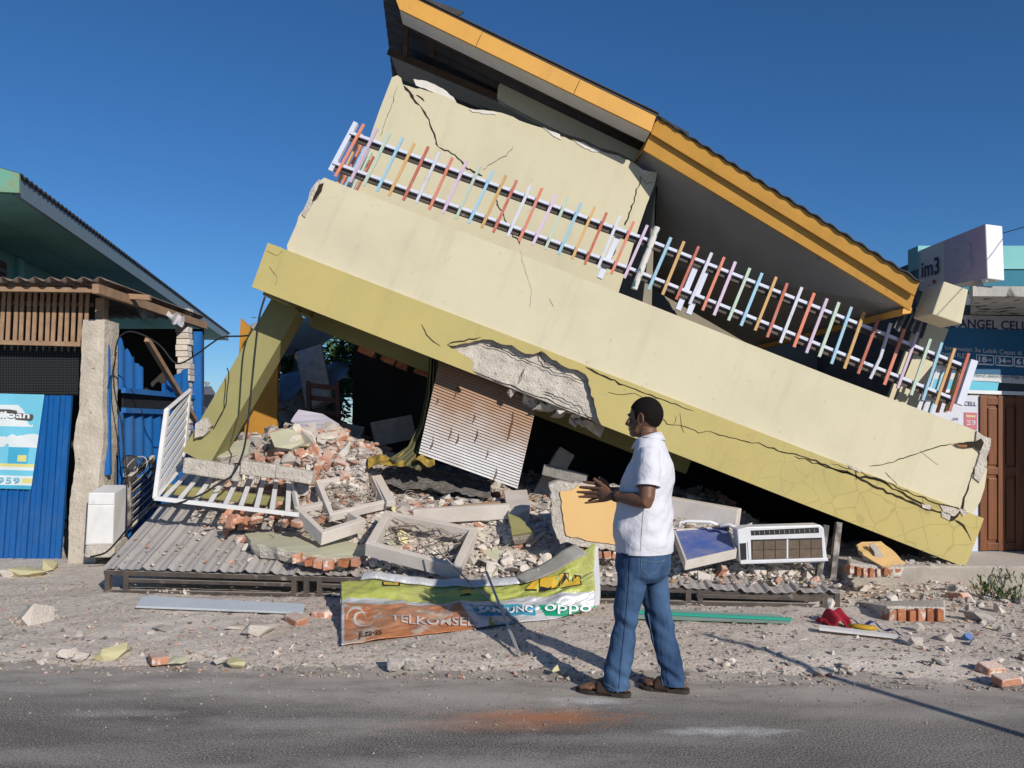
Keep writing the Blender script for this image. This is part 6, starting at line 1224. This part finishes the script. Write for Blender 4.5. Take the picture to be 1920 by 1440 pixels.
# jeans
def jeans_d(co, n):
    X, z = co.x - MO.x, co.z; kn = math.exp(-((z - .42) / .10) ** 2); an = math.exp(-((z - .10) / .09) ** 2); hp_ = math.exp(-((z - .68) / .09) ** 2)
    w1 = nz(X * 4, co.y * 4, z * 13 + X * 10, 1.5); w2 = nz(X * 6, co.y * 6, z * 2.5, 1.6)
    return -.003 + .017 * (kn + an * 1.3) * w1 + .014 * hp_ * nz(X * 5 - z * 9, co.y * 6, z * 3, 1.3) + .008 * w2 + .009 * abs(nz(X * 7, co.y * 7, z * 3 + X * 3, 1.4)) + .002 * nz(co.x, co.y, co.z, 26)
hips = rings([(W(.022, 0, z), a, b_) for z, a, b_ in ((.66, .10, .14), (.70, .144, .176), (.76, .157, .186), (.83, .155, .184), (.90, .145, .176))], 32, 2.2)
jeans = fuse([hips, leg(LL, 1.0), leg(RL, 1.0)], .0062, 'jeans', jeansm, body, 4, jeans_d, lambda co: co.z < .040 + .010 * nz(co.x * 6, co.y * 6, 0, 1))
# seam, hem stitching and back pocket follow the cloth
from mathutils.bvhtree import BVHTree
bv = BVHTree.FromPolygons([v.co + MO for v in jeans.data.vertices], [tuple(p.vertices) for p in jeans.data.polygons])
def onj(x, y, lift=.002):
    d = (P(x, y, 4.0) - Vector((0, 0, EYE))).normalized(); h = bv.ray_cast(Vector((0, 0, EYE)) + d * 3.6, d); return None if h[0] is None else h[0] + h[1] * lift * (1 if h[1].dot(d) < 0 else -1)
def stitched(name, pts, r_, mat_):
    q = [onj(x, y) for x, y in rough(pts, 0, 5, closed=False)]; q = [p for p in q if p is not None]
    if len(q) > 2: MB().tube(q, r_, 5).build(name, mat_, body)
dden = M('dark_denim', (.03, .065, .14), None, 20, .9, .2, 200)
stitched('side_seam', [(1183, 1045), (1180, 1080), (1176, 1130), (1170, 1190), (1163, 1250), (1160, 1290)], .0022, dden)
stitched('inseam', [(1215, 1150), (1221, 1180), (1229, 1220), (1238, 1260), (1244, 1285)], .0020, thread)
stitched('pocket_stitch', [(1202, 1046), (1203, 1068), (1216, 1080), (1232, 1070), (1246, 1048)], .0018, thread); stitched('pocket_stitch', [(1202, 1050), (1225, 1054), (1245, 1051)], .0018, thread)
stitched('hem_stitch', [(1132, 1279), (1145, 1288), (1160, 1295), (1174, 1299)], .0020, thread); stitched('hem_stitch', [(1246, 1283), (1258, 1289), (1275, 1292), (1288, 1291)], .0020, thread)
bvs = BVHTree.FromPolygons([v.co + MO for v in shirt.data.vertices], [tuple(p.vertices) for p in shirt.data.polygons])
def ons(x, y):
    d = (P(x, y, 4.0) - Vector((0, 0, EYE))).normalized(); h = bvs.ray_cast(Vector((0, 0, EYE)) + d * 3.6, d); return None if h[0] is None else h[0] - d * .0012
q = [p for p in (ons(x, y) for x, y in rough([(1208, 938), (1206, 965), (1203, 1000), (1201, 1033)], 0, 4, closed=False)) if p is not None]
MB().tube(q, .0016, 5).build('shirt_seam', M('shirt_seam_grey', (.40, .40, .45), None, 9, .9, 0), body)
# hair: short cap, cut off along the hairline
hb = ell(hp(-.014, 0, .0235), .1015, .0795, .1015, HA, 72)
def hair_cut(co):
    q = co - hc; f, l, u = q.dot(HF), abs(q.dot(HL)), q.z
    line = interp([(-.12, -.062), (-.07, -.050), (-.035, -.015), (-.012, .022), (.006, .020), (.014, -.012), (.026, -.012), (.032, .040), (.07, .058), (.09, .066)], f)
    return u < line + .004 * nz(co.x, co.y, co.z, 60)
fuse([hb], .0035, 'hair', hairm, body, 2, lambda co, n: .001 * nz(co.x, co.y, co.z, 50) + .0008 * nz(co.x, co.y, co.z, 160), hair_cut)
for s in (1, -1):
    ell(hp(.075, .031 * s, -.003), .012, .012, .010, HA, 14).build('eye', flat('eye_white', (.5, .47, .43), .2) if 'eye_white' not in MATS else MATS['eye_white'], body, smooth=True)
    MB().tube([hp(.086, .014 * s, .014), hp(.088, .032 * s, .021), hp(.074, .050 * s, .014)], [.003, .005, .002], 6).build('eyebrow', hairm, body)
# sandals
def sandal_mesh(a, d, sd_, L_, name):
    def out(t, k): return interp([(-.07, .012), (-.04, .030), (.05, .040), (.3, .040), (.5, .044), (.75, .052), (.92, .042), (1.0, .026), (1.05, .008)], t) * k
    ts = [-.07, -.05, -.02, .05, .15, .3, .45, .6, .75, .86, .94, 1.0, 1.05]; g = Vector((a.x, a.y, 0)); m = MB()
    poly = [g + d * (L_ * t) + sd_ * out(t, 1) for t in ts] + [g + d * (L_ * t) - sd_ * out(t, 1) for t in reversed(ts)]
    so_ = m.prism(poly, (0, 0, .024)).build(name, sole, body, bevel=.004)
    for t0, t1, h in ((.30, .64, .098),):
        def st(s, t): 
            ang = math.pi * s; tt = lerp(t0, t1, t) + .05 * math.cos(ang); wv = .052 - .002 * t; hh = lerp(h, .060, t); return g + d * (L_ * tt) + sd_ * (wv * math.cos(ang)) + Vector((0, 0, .016 + hh * math.sin(ang) ** .8))
        MB().grid(st, 24, 8).build('strap', sandal, so_, smooth=True, solid=.005)
    return so_
sandal_mesh(aL, dL, sL, lL, 'sandal'); sandal_mesh(aR, dR, sR, lR, 'sandal')
# watch on the near wrist
wp, wd_ = lerp(elL, wrL, .90), (wrL - elL).normalized(); m = MB(); u = wd_.cross(Vector((0, 0, 1))).normalized(); v = wd_.cross(u); n = 24; vs = []
for o_, r_ in ((-.010, .031), (.010, .0305), (.010, .0335), (-.010, .034)): vs += [wp + wd_ * o_ + (u * math.cos(k * 2 * math.pi / n) * 1.0 + v * math.sin(k * 2 * math.pi / n)) * r_ for k in range(n)]
m.add(vs, [(i * n + j, i * n + (j + 1) % n, ((i + 1) % 4) * n + (j + 1) % n, ((i + 1) % 4) * n + j) for i in range(4) for j in range(n)]); m.build('watch', blk, body)
